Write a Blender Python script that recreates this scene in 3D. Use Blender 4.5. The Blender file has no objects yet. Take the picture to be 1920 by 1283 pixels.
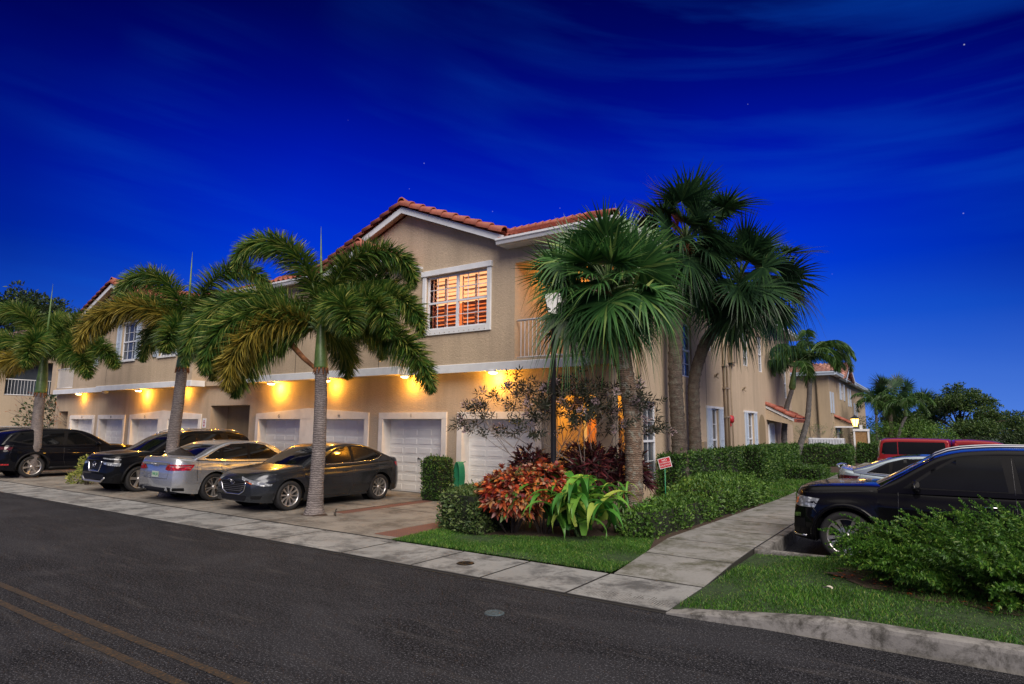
import bpy, bmesh, math, random
import numpy as np
from mathutils import Vector, Matrix
from mathutils.bvhtree import BVHTree
random.seed(7); RNG = np.random.default_rng(7)
PI = math.pi
scene = bpy.context.scene
COL = scene.collection

# ------------------------------------------------------------------ linking / tags
def link(o, parent=None):
    COL.objects.link(o)
    if parent is not None: o.parent = parent
    return o
def tag(o, label=None, cat=None, group=None, kind=None):
    if label: o['label'] = label
    if cat: o['category'] = cat
    if group: o['group'] = group
    if kind: o['kind'] = kind
    return o
def empty(name, loc=(0,0,0), rz=0.0, label=None, cat=None, group=None):
    o = bpy.data.objects.new(name, None); o.empty_display_size = .1
    o.location = loc; o.rotation_euler = (0,0,rz)
    return tag(link(o), label, cat, group)
def copy_tree(o, parent=None):
    c = o.copy(); COL.objects.link(c)
    if parent is not None: c.parent = parent
    for ch in list(o.children): copy_tree(ch, c)
    return c

class MB:
    def __init__(s): s.v=[]; s.f=[]; s.m=[]; s.s=[]
    def add(s, vs, fs, mi=0, smooth=False):
        b=len(s.v); s.v.extend([tuple(p) for p in vs])
        for f in fs: s.f.append(tuple(i+b for i in f)); s.m.append(mi); s.s.append(smooth)
        return s
    def box(s, x0,x1,y0,y1,z0,z1, mi=0):
        return s.add([(x0,y0,z0),(x1,y0,z0),(x1,y1,z0),(x0,y1,z0),(x0,y0,z1),(x1,y0,z1),(x1,y1,z1),(x0,y1,z1)],
          [(0,3,2,1),(4,5,6,7),(0,1,5,4),(1,2,6,5),(2,3,7,6),(3,0,4,7)],mi)
    def bbox(s, x0,x1,y0,y1,z0,z1, b=.01, mi=0):
        # box with chamfered vertical & top edges
        ring=lambda i,z:[(x0+i+b,y0+i,z),(x1-i-b,y0+i,z),(x1-i,y0+i+b,z),(x1-i,y1-i-b,z),(x1-i-b,y1-i,z),(x0+i+b,y1-i,z),(x0+i,y1-i-b,z),(x0+i,y0+i+b,z)]
        vs=ring(0,z0)+ring(0,z1-b)+ring(b,z1)
        fs=[tuple(range(7,-1,-1))]
        for r in range(2):
            for k in range(8): fs.append((r*8+k,r*8+(k+1)%8,(r+1)*8+(k+1)%8,(r+1)*8+k))
        fs.append(tuple(range(16,24)))
        return s.add(vs,fs,mi)
    def prism(s, poly, axis, a0, a1, mi=0):
        # poly: list of 2D (p,q); axis 0:x(poly=y,z) 1:y(poly=x,z) 2:z(poly=x,y)
        def P(p,a): return (a,p[0],p[1]) if axis==0 else ((p[0],a,p[1]) if axis==1 else (p[0],p[1],a))
        n=len(poly); vs=[P(p,a0) for p in poly]+[P(p,a1) for p in poly]
        fs=[tuple(range(n))[::-1],tuple(range(n,2*n))]+[(i,(i+1)%n,n+(i+1)%n,n+i) for i in range(n)]
        return s.add(vs,fs,mi)
    def tube(s, pts, rad, n=8, mi=0, caps=True, smooth=True):
        pts=[Vector(p) for p in pts]; K=len(pts)
        if not hasattr(rad,'__len__'): rad=[rad]*K
        vs=[]; up=None
        for i,p in enumerate(pts):
            t=(pts[min(i+1,K-1)]-pts[max(i-1,0)])
            if t.length<1e-9: t=Vector((0,0,1))
            t.normalize()
            if up is None:
                up=Vector((0,0,1)) if abs(t.z)<.9 else Vector((1,0,0))
            a=t.cross(up); 
            if a.length<1e-6: a=t.orthogonal()
            a.normalize(); b=t.cross(a); up=-b if False else a.cross(t)
            for k in range(n):
                th=2*PI*k/n; vs.append(p+rad[i]*(math.cos(th)*a+math.sin(th)*b))
        fs=[]
        for i in range(K-1):
            for k in range(n): fs.append((i*n+k,i*n+(k+1)%n,(i+1)*n+(k+1)%n,(i+1)*n+k))
        if caps: fs.append(tuple(range(n))[::-1]); fs.append(tuple(range((K-1)*n,K*n)))
        return s.add(vs,fs,mi,smooth)
    def lathe(s, prof, n=24, c=(0,0,0), axis=2, mi=0, smooth=True):
        vs=[];fs=[]
        for (r,h) in prof:
            for k in range(n):
                th=2*PI*k/n; x,y=r*math.cos(th),r*math.sin(th)
                p=(x,y,h) if axis==2 else ((x,h,y) if axis==1 else (h,x,y))
                vs.append((p[0]+c[0],p[1]+c[1],p[2]+c[2]))
        for i in range(len(prof)-1):
            for k in range(n): fs.append((i*n+k,i*n+(k+1)%n,(i+1)*n+(k+1)%n,(i+1)*n+k))
        return s.add(vs,fs,mi,smooth)
    def build(s, name, mats, parent=None, **kw):
        me=bpy.data.meshes.new(name); me.from_pydata(s.v,[],s.f)
        if not isinstance(mats,(list,tuple)): mats=[mats]
        for m in mats: me.materials.append(m)
        me.polygons.foreach_set('material_index',s.m); me.polygons.foreach_set('use_smooth',s.s)
        me.update()
        o=bpy.data.objects.new(name,me); link(o,parent)
        return tag(o,**kw)

def np_mesh(name, V, F, mat, parent=None, smooth=False, **kw):
    V=np.asarray(V,dtype=np.float32).reshape(-1,3); F=np.asarray(F,dtype=np.int32); k=F.shape[1]
    me=bpy.data.meshes.new(name)
    me.vertices.add(len(V)); me.vertices.foreach_set('co',V.ravel())
    me.loops.add(F.size); me.loops.foreach_set('vertex_index',F.ravel())
    me.polygons.add(len(F)); me.polygons.foreach_set('loop_start',np.arange(0,F.size,k,dtype=np.int32))
    me.polygons.foreach_set('use_smooth',np.full(len(F),smooth))
    me.update(calc_edges=True)
    for m in (mat if isinstance(mat,(list,tuple)) else [mat]): me.materials.append(m)
    o=bpy.data.objects.new(name,me); link(o,parent)
    return tag(o,**kw)

def nrm(a): return a/np.maximum(np.linalg.norm(a,axis=-1,keepdims=True),1e-9)
def rand_dirs(n): return nrm(RNG.normal(size=(n,3)))
def leaf_geo(P, D, Nn, l, w, bend=.15):
    """diamond leaves; P base, D direction, Nn approx normal"""
    D=nrm(D); S=nrm(np.cross(D,Nn)); U=np.cross(S,D)
    l=np.asarray(l).reshape(-1,1)*np.ones((len(P),1)); w=np.asarray(w).reshape(-1,1)*np.ones((len(P),1))
    a=P; b=P+D*l*.45+S*w*.5+U*l*bend*.6; c=P+D*l; d=P+D*l*.45-S*w*.5+U*l*bend*.6
    V=np.stack([a,b,c,d],1).reshape(-1,3)
    F=np.arange(len(P)*4).reshape(-1,4)
    return V,F
def strip_geo(pts, side, w):
    """pts (N,K,3), side (N,K,3) or (N,1,3), w (N,K)"""
    N,K,_=pts.shape; w=np.broadcast_to(w,(N,K))[...,None]
    a=pts+side*w*.5; b=pts-side*w*.5
    V=np.stack([a,b],2).reshape(-1,3)
    base=(np.arange(N)[:,None]*K+np.arange(K-1)[None,:])*2
    F=np.stack([base,base+1,base+3,base+2],-1).reshape(-1,4)
    return V,F
def merge(geos):
    V=[];F=[];o=0
    for v,f in geos: V.append(v);F.append(f+o);o+=len(v)
    return np.concatenate(V),np.concatenate(F)

# ------------------------------------------------------------------ materials
def mat(name):
    m=bpy.data.materials.new(name); m.use_nodes=True; nt=m.node_tree
    return m,nt,nt.nodes['Principled BSDF']
def N(nt,t,**kw):
    n=nt.nodes.new(t)
    for k,v in kw.items(): setattr(n,k,v)
    return n
def mapped(nt,scale=(1,1,1),rot=(0,0,0),coord='Object'):
    tc=N(nt,'ShaderNodeTexCoord'); mp=N(nt,'ShaderNodeMapping')
    mp.inputs['Scale'].default_value=scale; mp.inputs['Rotation'].default_value=rot
    nt.links.new(tc.outputs[coord],mp.inputs[0]); return mp.outputs[0]
def noise(nt,vec,scale,detail=4,rough=.55,dist=0):
    n=N(nt,'ShaderNodeTexNoise'); n.inputs['Scale'].default_value=scale; n.inputs['Detail'].default_value=detail
    n.inputs['Roughness'].default_value=rough; n.inputs['Distortion'].default_value=dist
    nt.links.new(vec,n.inputs['Vector']); return n.outputs['Fac']
def ramp(nt,fac,stops,interp='LINEAR'):
    r=N(nt,'ShaderNodeValToRGB'); cr=r.color_ramp; cr.interpolation=interp
    while len(cr.elements)<len(stops): cr.elements.new(.5)
    for e,(p,c) in zip(cr.elements,stops):
        e.position=p; e.color=(*c,1) if len(c)==3 else c
    nt.links.new(fac,r.inputs[0]); return r.outputs[0]
def mix(nt,fac,a,b,mode='MIX'):
    m=N(nt,'ShaderNodeMix',data_type='RGBA',blend_type=mode)
    for s,x in (('Factor',fac),('A',a),('B',b)):
        inp=[i for i in m.inputs if i.name==s and (i.type=='RGBA' or s=='Factor')][0]
        if isinstance(x,(int,float)): inp.default_value=x
        elif isinstance(x,tuple): inp.default_value=(*x,1)
        else: nt.links.new(x,inp)
    return [o for o in m.outputs if o.type=='RGBA'][0]
def bump(nt,h,strength=.3,dist=.02):
    b=N(nt,'ShaderNodeBump'); b.inputs['Strength'].default_value=strength; b.inputs['Distance'].default_value=dist
    nt.links.new(h,b.inputs['Height']); return b.outputs[0]
def simple(name,c,rough=.6,metal=0,coat=0,var=.12,vscale=3,bmp=0,bscale=60,spec=.5):
    m,nt,p=mat(name)
    p.inputs['Roughness'].default_value=rough; p.inputs['Metallic'].default_value=metal
    p.inputs['Coat Weight'].default_value=coat; p.inputs['Coat Roughness'].default_value=.04
    p.inputs['Specular IOR Level'].default_value=spec
    v=mapped(nt); f=noise(nt,v,vscale,5)
    a=tuple(x*(1-var) for x in c); b=tuple(min(1,x*(1+var)) for x in c)
    nt.links.new(ramp(nt,f,[(.3,a),(.7,b)]),p.inputs['Base Color'])
    if bmp: nt.links.new(bump(nt,noise(nt,v,bscale,3),bmp,.01),p.inputs['Normal'])
    return m
def stucco(name,c):
    m,nt,p=mat(name); v=mapped(nt)
    big=noise(nt,v,.35,4); fine=noise(nt,v,14,4,.6); st=noise(nt,mapped(nt,(1.2,1.2,.12)),1.5,5,.65)
    col=ramp(nt,big,[(.3,tuple(x*.88 for x in c)),(.7,tuple(x*1.08 for x in c))])
    col=mix(nt,ramp(nt,st,[(.42,(0,0,0)),(.70,(.5,.5,.5))]),col,tuple(x*.55 for x in c))
    col=mix(nt,ramp(nt,fine,[(.35,(0,0,0)),(.7,(.35,.35,.35))]),col,tuple(x*.72 for x in c))
    nt.links.new(col,p.inputs['Base Color']); p.inputs['Roughness'].default_value=.85
    nt.links.new(bump(nt,noise(nt,v,22,5,.7,.6),.75,.03),p.inputs['Normal']); return m
M={}
M['stucco']=stucco('stucco_tan',(.56,.44,.31))
M['stucco_far']=stucco('stucco_tan_far',(.46,.36,.24))
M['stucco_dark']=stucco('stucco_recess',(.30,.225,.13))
M['trim']=simple('white_trim',(.72,.74,.76),.55,var=.08,bmp=.25,bscale=30)
M['gtrim']=simple('garage_trim',(.78,.74,.68),.6,var=.1,bmp=.35,bscale=30)
M['gdoor']=simple('garage_door_paint',(.84,.83,.80),.42,var=.05)
M['shutter']=simple('shutter_paint',(.50,.58,.68),.5,var=.08)
M['frame']=simple('window_frame_paint',(.72,.75,.80),.4,var=.05)
M['metal_w']=simple('white_metal',(.75,.76,.78),.4,var=.04)
M['black']=simple('black_metal',(.012,.012,.014),.35,var=.2)
M['rubber']=simple('tyre_rubber',(.013,.013,.014),.75,var=.2,bmp=.2)
M['plastic']=simple('black_plastic',(.010,.010,.011),.5,var=.15,spec=.12)
M['alloy']=simple('alloy_rim',(.62,.60,.58),.28,metal=.85,var=.06)
M['chrome']=simple('chrome',(.75,.75,.77),.12,metal=1,var=.03)
M['red']=simple('red_paint',(.5,.02,.03),.4)
M['green_hose']=simple('green_hose',(.02,.22,.10),.4)
M['pipe']=simple('tan_pipe',(.32,.25,.17),.5)
M['wood_door']=simple('warm_door',(.55,.25,.10),.5)
M['white']=simple('white_plain',(.8,.8,.8),.5,var=.04)
M['ink']=simple('dark_ink',(.03,.028,.025),.6)
M['mulch']=simple('mulch_soil',(.055,.034,.022),.95,var=.6,vscale=25,bmp=1,bscale=60)
def glass(name,c=(.01,.012,.014),rough=.03):
    m,nt,p=mat(name); v=mapped(nt)
    nt.links.new(ramp(nt,noise(nt,v,2),[(.3,c),(.7,tuple(x*1.6 for x in c))]),p.inputs['Base Color'])
    p.inputs['Roughness'].default_value=rough; p.inputs['Specular IOR Level'].default_value=.42
    return m
M['glass']=glass('car_glass',(.003,.0035,.004)); M['wglass']=glass('window_glass',(.05,.06,.075),.05)
def paint(name,c,metal=.4,rough=.3):
    m,nt,p=mat(name); v=mapped(nt)
    fl=noise(nt,v,900,1)
    nt.links.new(ramp(nt,fl,[(.3,tuple(x*.9 for x in c)),(.7,tuple(x*1.15 for x in c))]),p.inputs['Base Color'])
    p.inputs['Metallic'].default_value=metal; p.inputs['Roughness'].default_value=rough
    p.inputs['Coat Weight'].default_value=.7; p.inputs['Coat IOR'].default_value=1.38; p.inputs['Specular IOR Level'].default_value=.3 if max(c)>.03 else .03; p.inputs['Coat Roughness'].default_value=.05
    nt.links.new(bump(nt,noise(nt,v,1.7,2),.02,.05),p.inputs['Coat Normal']); return m
def lens_mat(name,c,emit=0):
    m,nt,p=mat(name); v=mapped(nt)
    w=N(nt,'ShaderNodeTexVoronoi'); w.inputs['Scale'].default_value=18; nt.links.new(v,w.inputs['Vector'])
    nt.links.new(ramp(nt,w.outputs['Distance'],[(.1,tuple(x*1.3 for x in c)),(.5,tuple(x*.45 for x in c))]),p.inputs['Base Color'])
    p.inputs['Roughness'].default_value=.08; p.inputs['Coat Weight'].default_value=1
    return m
M['head']=lens_mat('headlight_lens',(.42,.45,.48)); M['tail']=lens_mat('tail_lens',(.55,.015,.02)); M['amber']=lens_mat('amber_lens',(.8,.16,.02))
M['taildark']=lens_mat('dark_tail_lens',(.10,.012,.016))
def emis(name,c,s):
    m,nt,p=mat(name); p.inputs['Base Color'].default_value=(*c,1)
    p.inputs['Emission Color'].default_value=(*c,1); p.inputs['Emission Strength'].default_value=s
    return m
M['lampglow']=emis('lamp_glow',(1,.72,.36),6)
M['farglow']=emis('lantern_glow',(1,.50,.10),9)
M['roomglow']=emis('lit_room',(1,.50,.20),1.35); M['roomglow_low']=emis('lit_room_lower',(1,.26,.055),.75)
M['roomglow2']=emis('lit_room_dim',(1,.30,.10),.35)

def asphalt(name,c0,c1,spk):
    m,nt,p=mat(name); v=mapped(nt)
    big=noise(nt,mapped(nt,(.45,1.1,1)),.8,6,.68,.9); stk=noise(nt,mapped(nt,(.5,3.2,1),(0,0,.06)),1.6,7,.72,.5); sp=noise(nt,v,52,2,.9); sp2=noise(nt,v,24,4,.75)
    col=ramp(nt,big,[(.40,c0),(.5,tuple((a*.6+b*.4) for a,b in zip(c0,c1))),(.62,c1)])
    col=mix(nt,ramp(nt,stk,[(.55,(0,0,0)),(.68,(.7,.7,.7))]),col,(.055,.050,.048)); col=mix(nt,ramp(nt,sp2,[(.45,(0,0,0)),(.62,(.6,.6,.6))]),col,spk)
    col=mix(nt,ramp(nt,sp,[(.56,(0,0,0)),(.64,(.95,.95,.95))]),col,tuple(x*3.8 for x in spk))
    nt.links.new(col,p.inputs['Base Color'])
    p.inputs['Roughness'].default_value=.9; p.inputs['Specular IOR Level'].default_value=.15
    nt.links.new(bump(nt,sp,.9,.012),p.inputs['Normal']); return m
M['asphalt']=asphalt('asphalt',(.0045,.0048,.0065),(.026,.026,.030),(.034,.034,.038))
M['asphalt_lot']=asphalt('asphalt_lot',(.014,.015,.018),(.030,.031,.034),(.04,.04,.045))
def concrete(name,c,stain=.55,sc=.8,warm=(.13,.11,.08)):
    m,nt,p=mat(name); v=mapped(nt)
    b=noise(nt,v,sc,6,.62,.5); f=noise(nt,v,30,4,.7); g=noise(nt,mapped(nt,(1,1,1)),sc*2.2,9,.78,.35)
    col=ramp(nt,b,[(.28,tuple(x*.72 for x in c)),(.6,c),(.8,tuple(x*1.12 for x in c))])
    col=mix(nt,ramp(nt,g,[(.46,(0,0,0)),(.60,(stain,stain,stain))]),col,warm)
    col=mix(nt,ramp(nt,f,[(.45,(0,0,0)),(.75,(.3,.3,.3))]),col,tuple(x*.5 for x in c))
    nt.links.new(col,p.inputs['Base Color']); p.inputs['Roughness'].default_value=.85
    nt.links.new(bump(nt,f,.35,.01),p.inputs['Normal']); return m
M['conc']=concrete('concrete_sidewalk',(.30,.30,.29),.95,.8,(.075,.075,.075))
M['drive']=concrete('concrete_driveway',(.26,.24,.21),.85,.6,(.075,.065,.055))
M['walk']=concrete('concrete_path',(.27,.265,.25),.9,.8,(.075,.075,.045))
M['kerb']=concrete('concrete_kerb',(.26,.25,.235),.95,1.5,(.045,.042,.035))
def brick():
    m,nt,p=mat('brick_pavers'); v=mapped(nt)
    b=N(nt,'ShaderNodeTexBrick'); b.inputs['Scale'].default_value=9; b.inputs['Color1'].default_value=(.26,.085,.055,1); b.inputs['Color2'].default_value=(.17,.065,.05,1)
    b.inputs['Mortar'].default_value=(.07,.055,.05,1); b.inputs['Mortar Size'].default_value=.03
    nt.links.new(v,b.inputs['Vector'])
    nt.links.new(mix(nt,noise(nt,v,6,4),b.outputs['Color'],(.12,.06,.045)),p.inputs['Base Color'])
    p.inputs['Roughness'].default_value=.85; nt.links.new(bump(nt,b.outputs['Fac'],-.4,.01),p.inputs['Normal']); return m
M['brick']=brick()
def yellow():
    m,nt,p=mat('worn_yellow_paint'); v=mapped(nt)
    f=noise(nt,mapped(nt,(8,1.2,1),(0,0,.5)),7,5,.75); g=noise(nt,v,60,3,.8)
    col=mix(nt,ramp(nt,f,[(.44,(0,0,0)),(.62,(1,1,1))]),(.014,.012,.010),(.13,.068,.022))
    col=mix(nt,ramp(nt,g,[(.44,(0,0,0)),(.56,(.95,.95,.95))]),col,(.018,.017,.015))
    nt.links.new(col,p.inputs['Base Color']); p.inputs['Roughness'].default_value=.8; return m
M['yellow']=yellow()
def tile(name,cs):
    m,nt,p=mat(name); v=mapped(nt)
    gi=N(nt,'ShaderNodeNewGeometry')
    f=noise(nt,v,2.2,5,.7); g=noise(nt,v,18,3)
    col=ramp(nt,f,[(.25,cs[0]),(.5,cs[1]),(.75,cs[2])]); col=mix(nt,ramp(nt,g,[(.5,(0,0,0)),(.75,(.4,.4,.4))]),col,tuple(x*.5 for x in cs[0]))
    nt.links.new(col,p.inputs['Base Color']); p.inputs['Roughness'].default_value=.65; return m
M['tile']=tile('terracotta',[(.20,.05,.03),(.33,.09,.055),(.42,.14,.09)])
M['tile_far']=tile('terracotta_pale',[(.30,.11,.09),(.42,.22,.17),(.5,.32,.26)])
M['tile_mauve']=tile('terracotta_mauve',[(.26,.12,.16),(.36,.2,.24),(.46,.3,.34)])

def foliage(name,stops,rough=.45,trans=.25,spec=.4,pos=None):
    """per-leaf random colour"""
    m,nt,p=mat(name)
    g=N(nt,'ShaderNodeNewGeometry')
    col=ramp(nt,g.outputs['Random Per Island'],stops)
    v=mapped(nt); f=noise(nt,v,1.6,3)
    col=mix(nt,ramp(nt,f,[(.35,(0,0,0)),(.7,(.5,.5,.5))]),col,tuple(x*.55 for x in stops[0][1]))
    nt.links.new(col,p.inputs['Base Color']); p.inputs['Roughness'].default_value=rough
    p.inputs['Specular IOR Level'].default_value=spec
    if trans:
        out=nt.nodes['Material Output']; tr=N(nt,'ShaderNodeBsdfTranslucent'); nt.links.new(col,tr.inputs[0])
        ms=N(nt,'ShaderNodeMixShader'); ms.inputs[0].default_value=trans
        nt.links.new(p.outputs[0],ms.inputs[1]); nt.links.new(tr.outputs[0],ms.inputs[2]); nt.links.new(ms.outputs[0],out.inputs[0])
    return m
F={}
F['hedge']=foliage('hedge_leaves',[(0,(.022,.07,.012)),(.5,(.05,.13,.02)),(.85,(.10,.21,.03)),(1,(.22,.32,.07))])
F['hedge_lt']=foliage('light_hedge_leaves',[(0,(.035,.10,.015)),(.5,(.08,.19,.025)),(1,(.20,.34,.06))])
F['boxw']=foliage('boxwood_leaves',[(0,(.03,.07,.018)),(.5,(.08,.14,.035)),(1,(.22,.28,.09))])
F['varieg']=foliage('variegated_leaves',[(0,(.08,.13,.02)),(.5,(.28,.33,.06)),(1,(.55,.52,.16))])
F['croton']=foliage('croton_leaves',[(0,(.05,.09,.015)),(.12,(.12,.02,.02)),(.34,(.34,.035,.03)),(.55,(.62,.10,.03)),(.72,(.72,.26,.06)),(.82,(.62,.40,.22)),(.92,(.30,.07,.12)),(1,(.12,.26,.04))])
F['cordy']=foliage('burgundy_leaves',[(0,(.022,.01,.012)),(.5,(.07,.014,.022)),(.8,(.15,.025,.03)),(1,(.03,.05,.015))])
F['strap']=foliage('strap_leaves',[(0,(.03,.15,.025)),(.4,(.09,.30,.04)),(.7,(.24,.50,.07)),(1,(.60,.66,.13))],.35)
F['shrub']=foliage('shrub_leaves',[(0,(.012,.018,.008)),(.6,(.03,.04,.018)),(1,(.08,.065,.045))])
F['flower']=foliage('shrub_flowers',[(0,(.32,.22,.24)),(1,(.60,.48,.50))])
F['fox']=foliage('foxtail_leaflets',[(0,(.022,.07,.014)),(.4,(.055,.14,.022)),(.7,(.14,.23,.035)),(.9,(.30,.34,.06)),(1,(.50,.48,.14))])
F['foxy']=foliage('foxtail_yellow_leaflets',[(0,(.06,.07,.012)),(.4,(.20,.17,.025)),(.8,(.42,.30,.04)),(1,(.50,.42,.10))])
F['fan']=foliage('fan_palm_blades',[(0,(.02,.07,.022)),(.4,(.05,.15,.04)),(.75,(.10,.25,.06)),(.93,(.26,.38,.10)),(1,(.50,.48,.18))],.35)
F['fan_d']=foliage('fan_palm_dark_blades',[(0,(.014,.04,.02)),(.5,(.032,.085,.036)),(.9,(.07,.16,.05)),(1,(.18,.25,.09))],.35)
F['xmas']=foliage('arching_palm_leaflets',[(0,(.015,.05,.012)),(.5,(.04,.12,.02)),(1,(.13,.24,.05))])
F['fern']=foliage('foxtail_fern_leaves',[(0,(.025,.075,.012)),(.45,(.06,.17,.02)),(.8,(.13,.30,.035)),(1,(.28,.42,.07))])
F['tree']=foliage('tree_leaves',[(0,(.02,.055,.015)),(.5,(.05,.11,.022)),(1,(.14,.21,.045))])
F['tree_d']=foliage('dark_tree_leaves',[(0,(.012,.03,.010)),(.6,(.03,.065,.018)),(1,(.08,.13,.03))])
F['grass']=foliage('grass_blades',[(0,(.02,.08,.010)),(.5,(.06,.19,.018)),(.85,(.14,.32,.035)),(1,(.34,.38,.10))],.5)
F['core']=simple('shaded_twigs',(.012,.016,.008),.95,var=.4,vscale=12)  # near-black fill, the shade inside dense foliage put into its colour
F['autumn']=foliage('orange_leaves',[(0,(.25,.04,.01)),(1,(.6,.16,.03))])
def bark(name,c0,c1,ring=14,moss=None):
    m,nt,p=mat(name); v=mapped(nt)
    w=N(nt,'ShaderNodeTexWave',wave_type='BANDS',bands_direction='Z'); w.inputs['Scale'].default_value=ring*.42; w.inputs['Distortion'].default_value=6
    w.inputs['Detail'].default_value=3; w.inputs['Detail Scale'].default_value=2.5
    nt.links.new(v,w.inputs['Vector'])
    f=noise(nt,mapped(nt,(1,1,.5)),9,5,.7)
    col=ramp(nt,f,[(.3,c0),(.7,c1)]); col=mix(nt,ramp(nt,w.outputs['Fac'],[(.1,(.55,.55,.55)),(.35,(0,0,0))]),col,tuple(x*.4 for x in c0))
    if moss: col=mix(nt,ramp(nt,noise(nt,v,7,6,.75),[(.5,(0,0,0)),(.6,(.75,.75,.75))]),col,moss)
    nt.links.new(col,p.inputs['Base Color']); p.inputs['Roughness'].default_value=.9
    nt.links.new(bump(nt,mix(nt,.5,w.outputs['Color'],f),.8,.03),p.inputs['Normal']); return m
M['bark_fox']=bark('foxtail_bark',(.13,.11,.105),(.27,.235,.22),16)
M['bark_sabal']=bark('sabal_bark',(.12,.075,.05),(.26,.18,.125),20,(.28,.29,.24))
M['bark_dark']=bark('sabal_dark_bark',(.055,.04,.032),(.15,.115,.09),20,(.13,.125,.10))
M['bark_x']=bark('thin_palm_bark',(.10,.095,.09),(.22,.21,.20),14)
M['bark_t']=simple('twig_bark',(.10,.08,.065),.9,var=.4,vscale=12)
M['bark_pale']=simple('pale_twig_bark',(.24,.20,.17),.9,var=.3,vscale=12)
M['shaft']=simple('crownshaft',(.10,.17,.05),.4,var=.45,vscale=4)
M['boot']=simple('palm_boots',(.20,.08,.03),.9,var=.6,vscale=9,bmp=1,bscale=25)
M['lawn']=simple('lawn_soil',(.022,.045,.012),.95,var=.5,vscale=14)
SUN_E=3.5; GLOW=1.4
# ================================================================== GROUND
def sheet(name, poly, z, m, **kw):
    me=MB(); zz=z if callable(z) else (lambda x,y:z)
    me.add([(x,y,zz(x,y)) for x,y in poly],[tuple(range(len(poly)))]); return me.build(name,m,**kw)
sheet('ground',[(-400,-200),(300,-200),(300,500),(-400,500)],-.2,M['lawn'],kind='structure')
sheet('road',[(-120,-30),(60,-30),(60,6.55),(-120,6.55)],0,M['asphalt'],kind='structure')
sheet('parking_lot',[(-2.35,10.25),(40,10.25),(40,75),(-2.35,75)],-.12,M['asphalt_lot'],kind='structure')
# yellow centre lines
for y in (2.66,2.93):
    b=MB(); n=60
    xs=np.linspace(-40,12,n)
    vs=[];fs=[]
    for i,x in enumerate(xs):
        w=.042*(1+.12*math.sin(i*1.7)); vs+= [(x,y-w,.004),(x,y+w,.004)]
        if i: fs.append((2*i-2,2*i,2*i+1,2*i-1))
    b.add(vs,fs); b.build('road_marking',M['yellow'],kind='structure')
for y in (14.55,17.35-.1,20.1,22.9,25.7,28.5,31.3):
    b=MB(); b.box(-2.2,3,y-.05,y+.05,-.1195,-.116); b.build('parking_line',M['white'],kind='structure')
# sidewalk slabs
def slab(b,pts,z0,zt,gap=.008,mi=0,side=1):
    c=[sum(p[0] for p in pts)/len(pts),sum(p[1] for p in pts)/len(pts)]
    zt=zt if callable(zt) else (lambda x,y,z=zt:z)
    def sh(p,g):
        d=Vector((c[0]-p[0],c[1]-p[1])); L=d.length; d/=L; return (p[0]+d[0]*g*1.4,p[1]+d[1]*g*1.4)
    a=[sh(p,gap) for p in pts]; t=[sh(p,gap+.006) for p in pts]; n=len(pts)
    vs=[(x,y,z0) for x,y in a]+[(x,y,zt(x,y)-.006) for x,y in a]+[(x,y,zt(x,y)) for x,y in t]
    b.add(vs,[tuple(range(2*n,3*n))],mi); fs=[]
    for r in (0,1):
        for k in range(n): fs.append((r*n+k,r*n+(k+1)%n,(r+1)*n+(k+1)%n,(r+1)*n+k))
    b.add(vs,fs,side)
b=MB(); b.add([(-60,6.47,.004),(-2.45,6.47,.004),(-2.45,7.7,.004),(-60,7.7,.004)],[(0,1,2,3)],2)
xs=[-2.45,-3.68,-4.91,-6.1,-7.52,-9.3,-11.1,-13.04]
while xs[-1]>-58: xs.append(xs[-1]-1.95)
for x1,x0 in zip(xs,xs[1:]): slab(b,[(x0,6.5),(x1,6.5),(x1,7.69),(x0,7.69)],.004,.024,.011,0,2)
for i in range(34):
    x=-3.55+i*.031
    for j in range(1): b.box(x,x+.010,6.58,6.86+.08*math.sin(i*1.3),.021,.0255,1)
b.build('sidewalk',[M['conc'],M['kerb'],M['ink']],kind='structure')
# driveway with brick strips
b=MB(); b.add([(-37.2,7.72,.003),(-7.65,7.72,.003),(-7.65,13.6,.003),(-37.2,13.6,.003)],[(0,1,2,3)],1)
strips=[-8.0,-10.93,-14.12,-17.08,-20.2,-23.3,-26.4,-29.5,-32.5]
edges=[-7.66]
for s in strips[1:]: edges+= [s+.19,s-.19]
edges.append(-37.1)
for k in range(0,len(edges)-1,2):
    x1,x0=edges[k],edges[k+1]
    for y0,y1 in ((7.73,10.6),(10.6,13.55)): slab(b,[(x0,y0),(x1,y0),(x1,y1),(x0,y1)],.003,.024,.010)
for s in strips[1:]: slab(b,[(s-.19,7.73),(s+.19,7.73),(s+.19,9.35),(s-.19,9.35)],.003,.024,.006)
b.build('driveway',[M['drive'],M['ink']],kind='structure')
b=MB()
for s in strips[1:]: b.box(s-.18,s+.18,9.35,13.4,.003,.020)
b.box(-8.33,-7.67,7.95,10.4,.02,.030)
b.build('brick_paving',M['brick'],kind='structure')
# path
def zwalk(x,y): t=min(1,max(0,(y-7.7)/2.0)); return .022+.085*t*t*(3-2*t)
def xl(y):
    return float(np.interp(y,[7.7,9,10.3,13,17.5,60],[-3.66,-3.74,-3.86,-3.75,-3.6,-3.6]))
b=MB(); ys=[7.71,9.0,10.25,11.6,13.0,14.5,16,17.5,19,20.5,22,24,26,28,30,32,35,38,41,44,48,52,56,60]
for y0,y1 in zip(ys,ys[1:]):
    slab(b,[(xl(y0),y0),(-2.45,y0),(-2.45,y1),(xl(y1),y1)],-.1,zwalk,.011)
b.build('path',[M['walk'],M['ink']],kind='structure')
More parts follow.
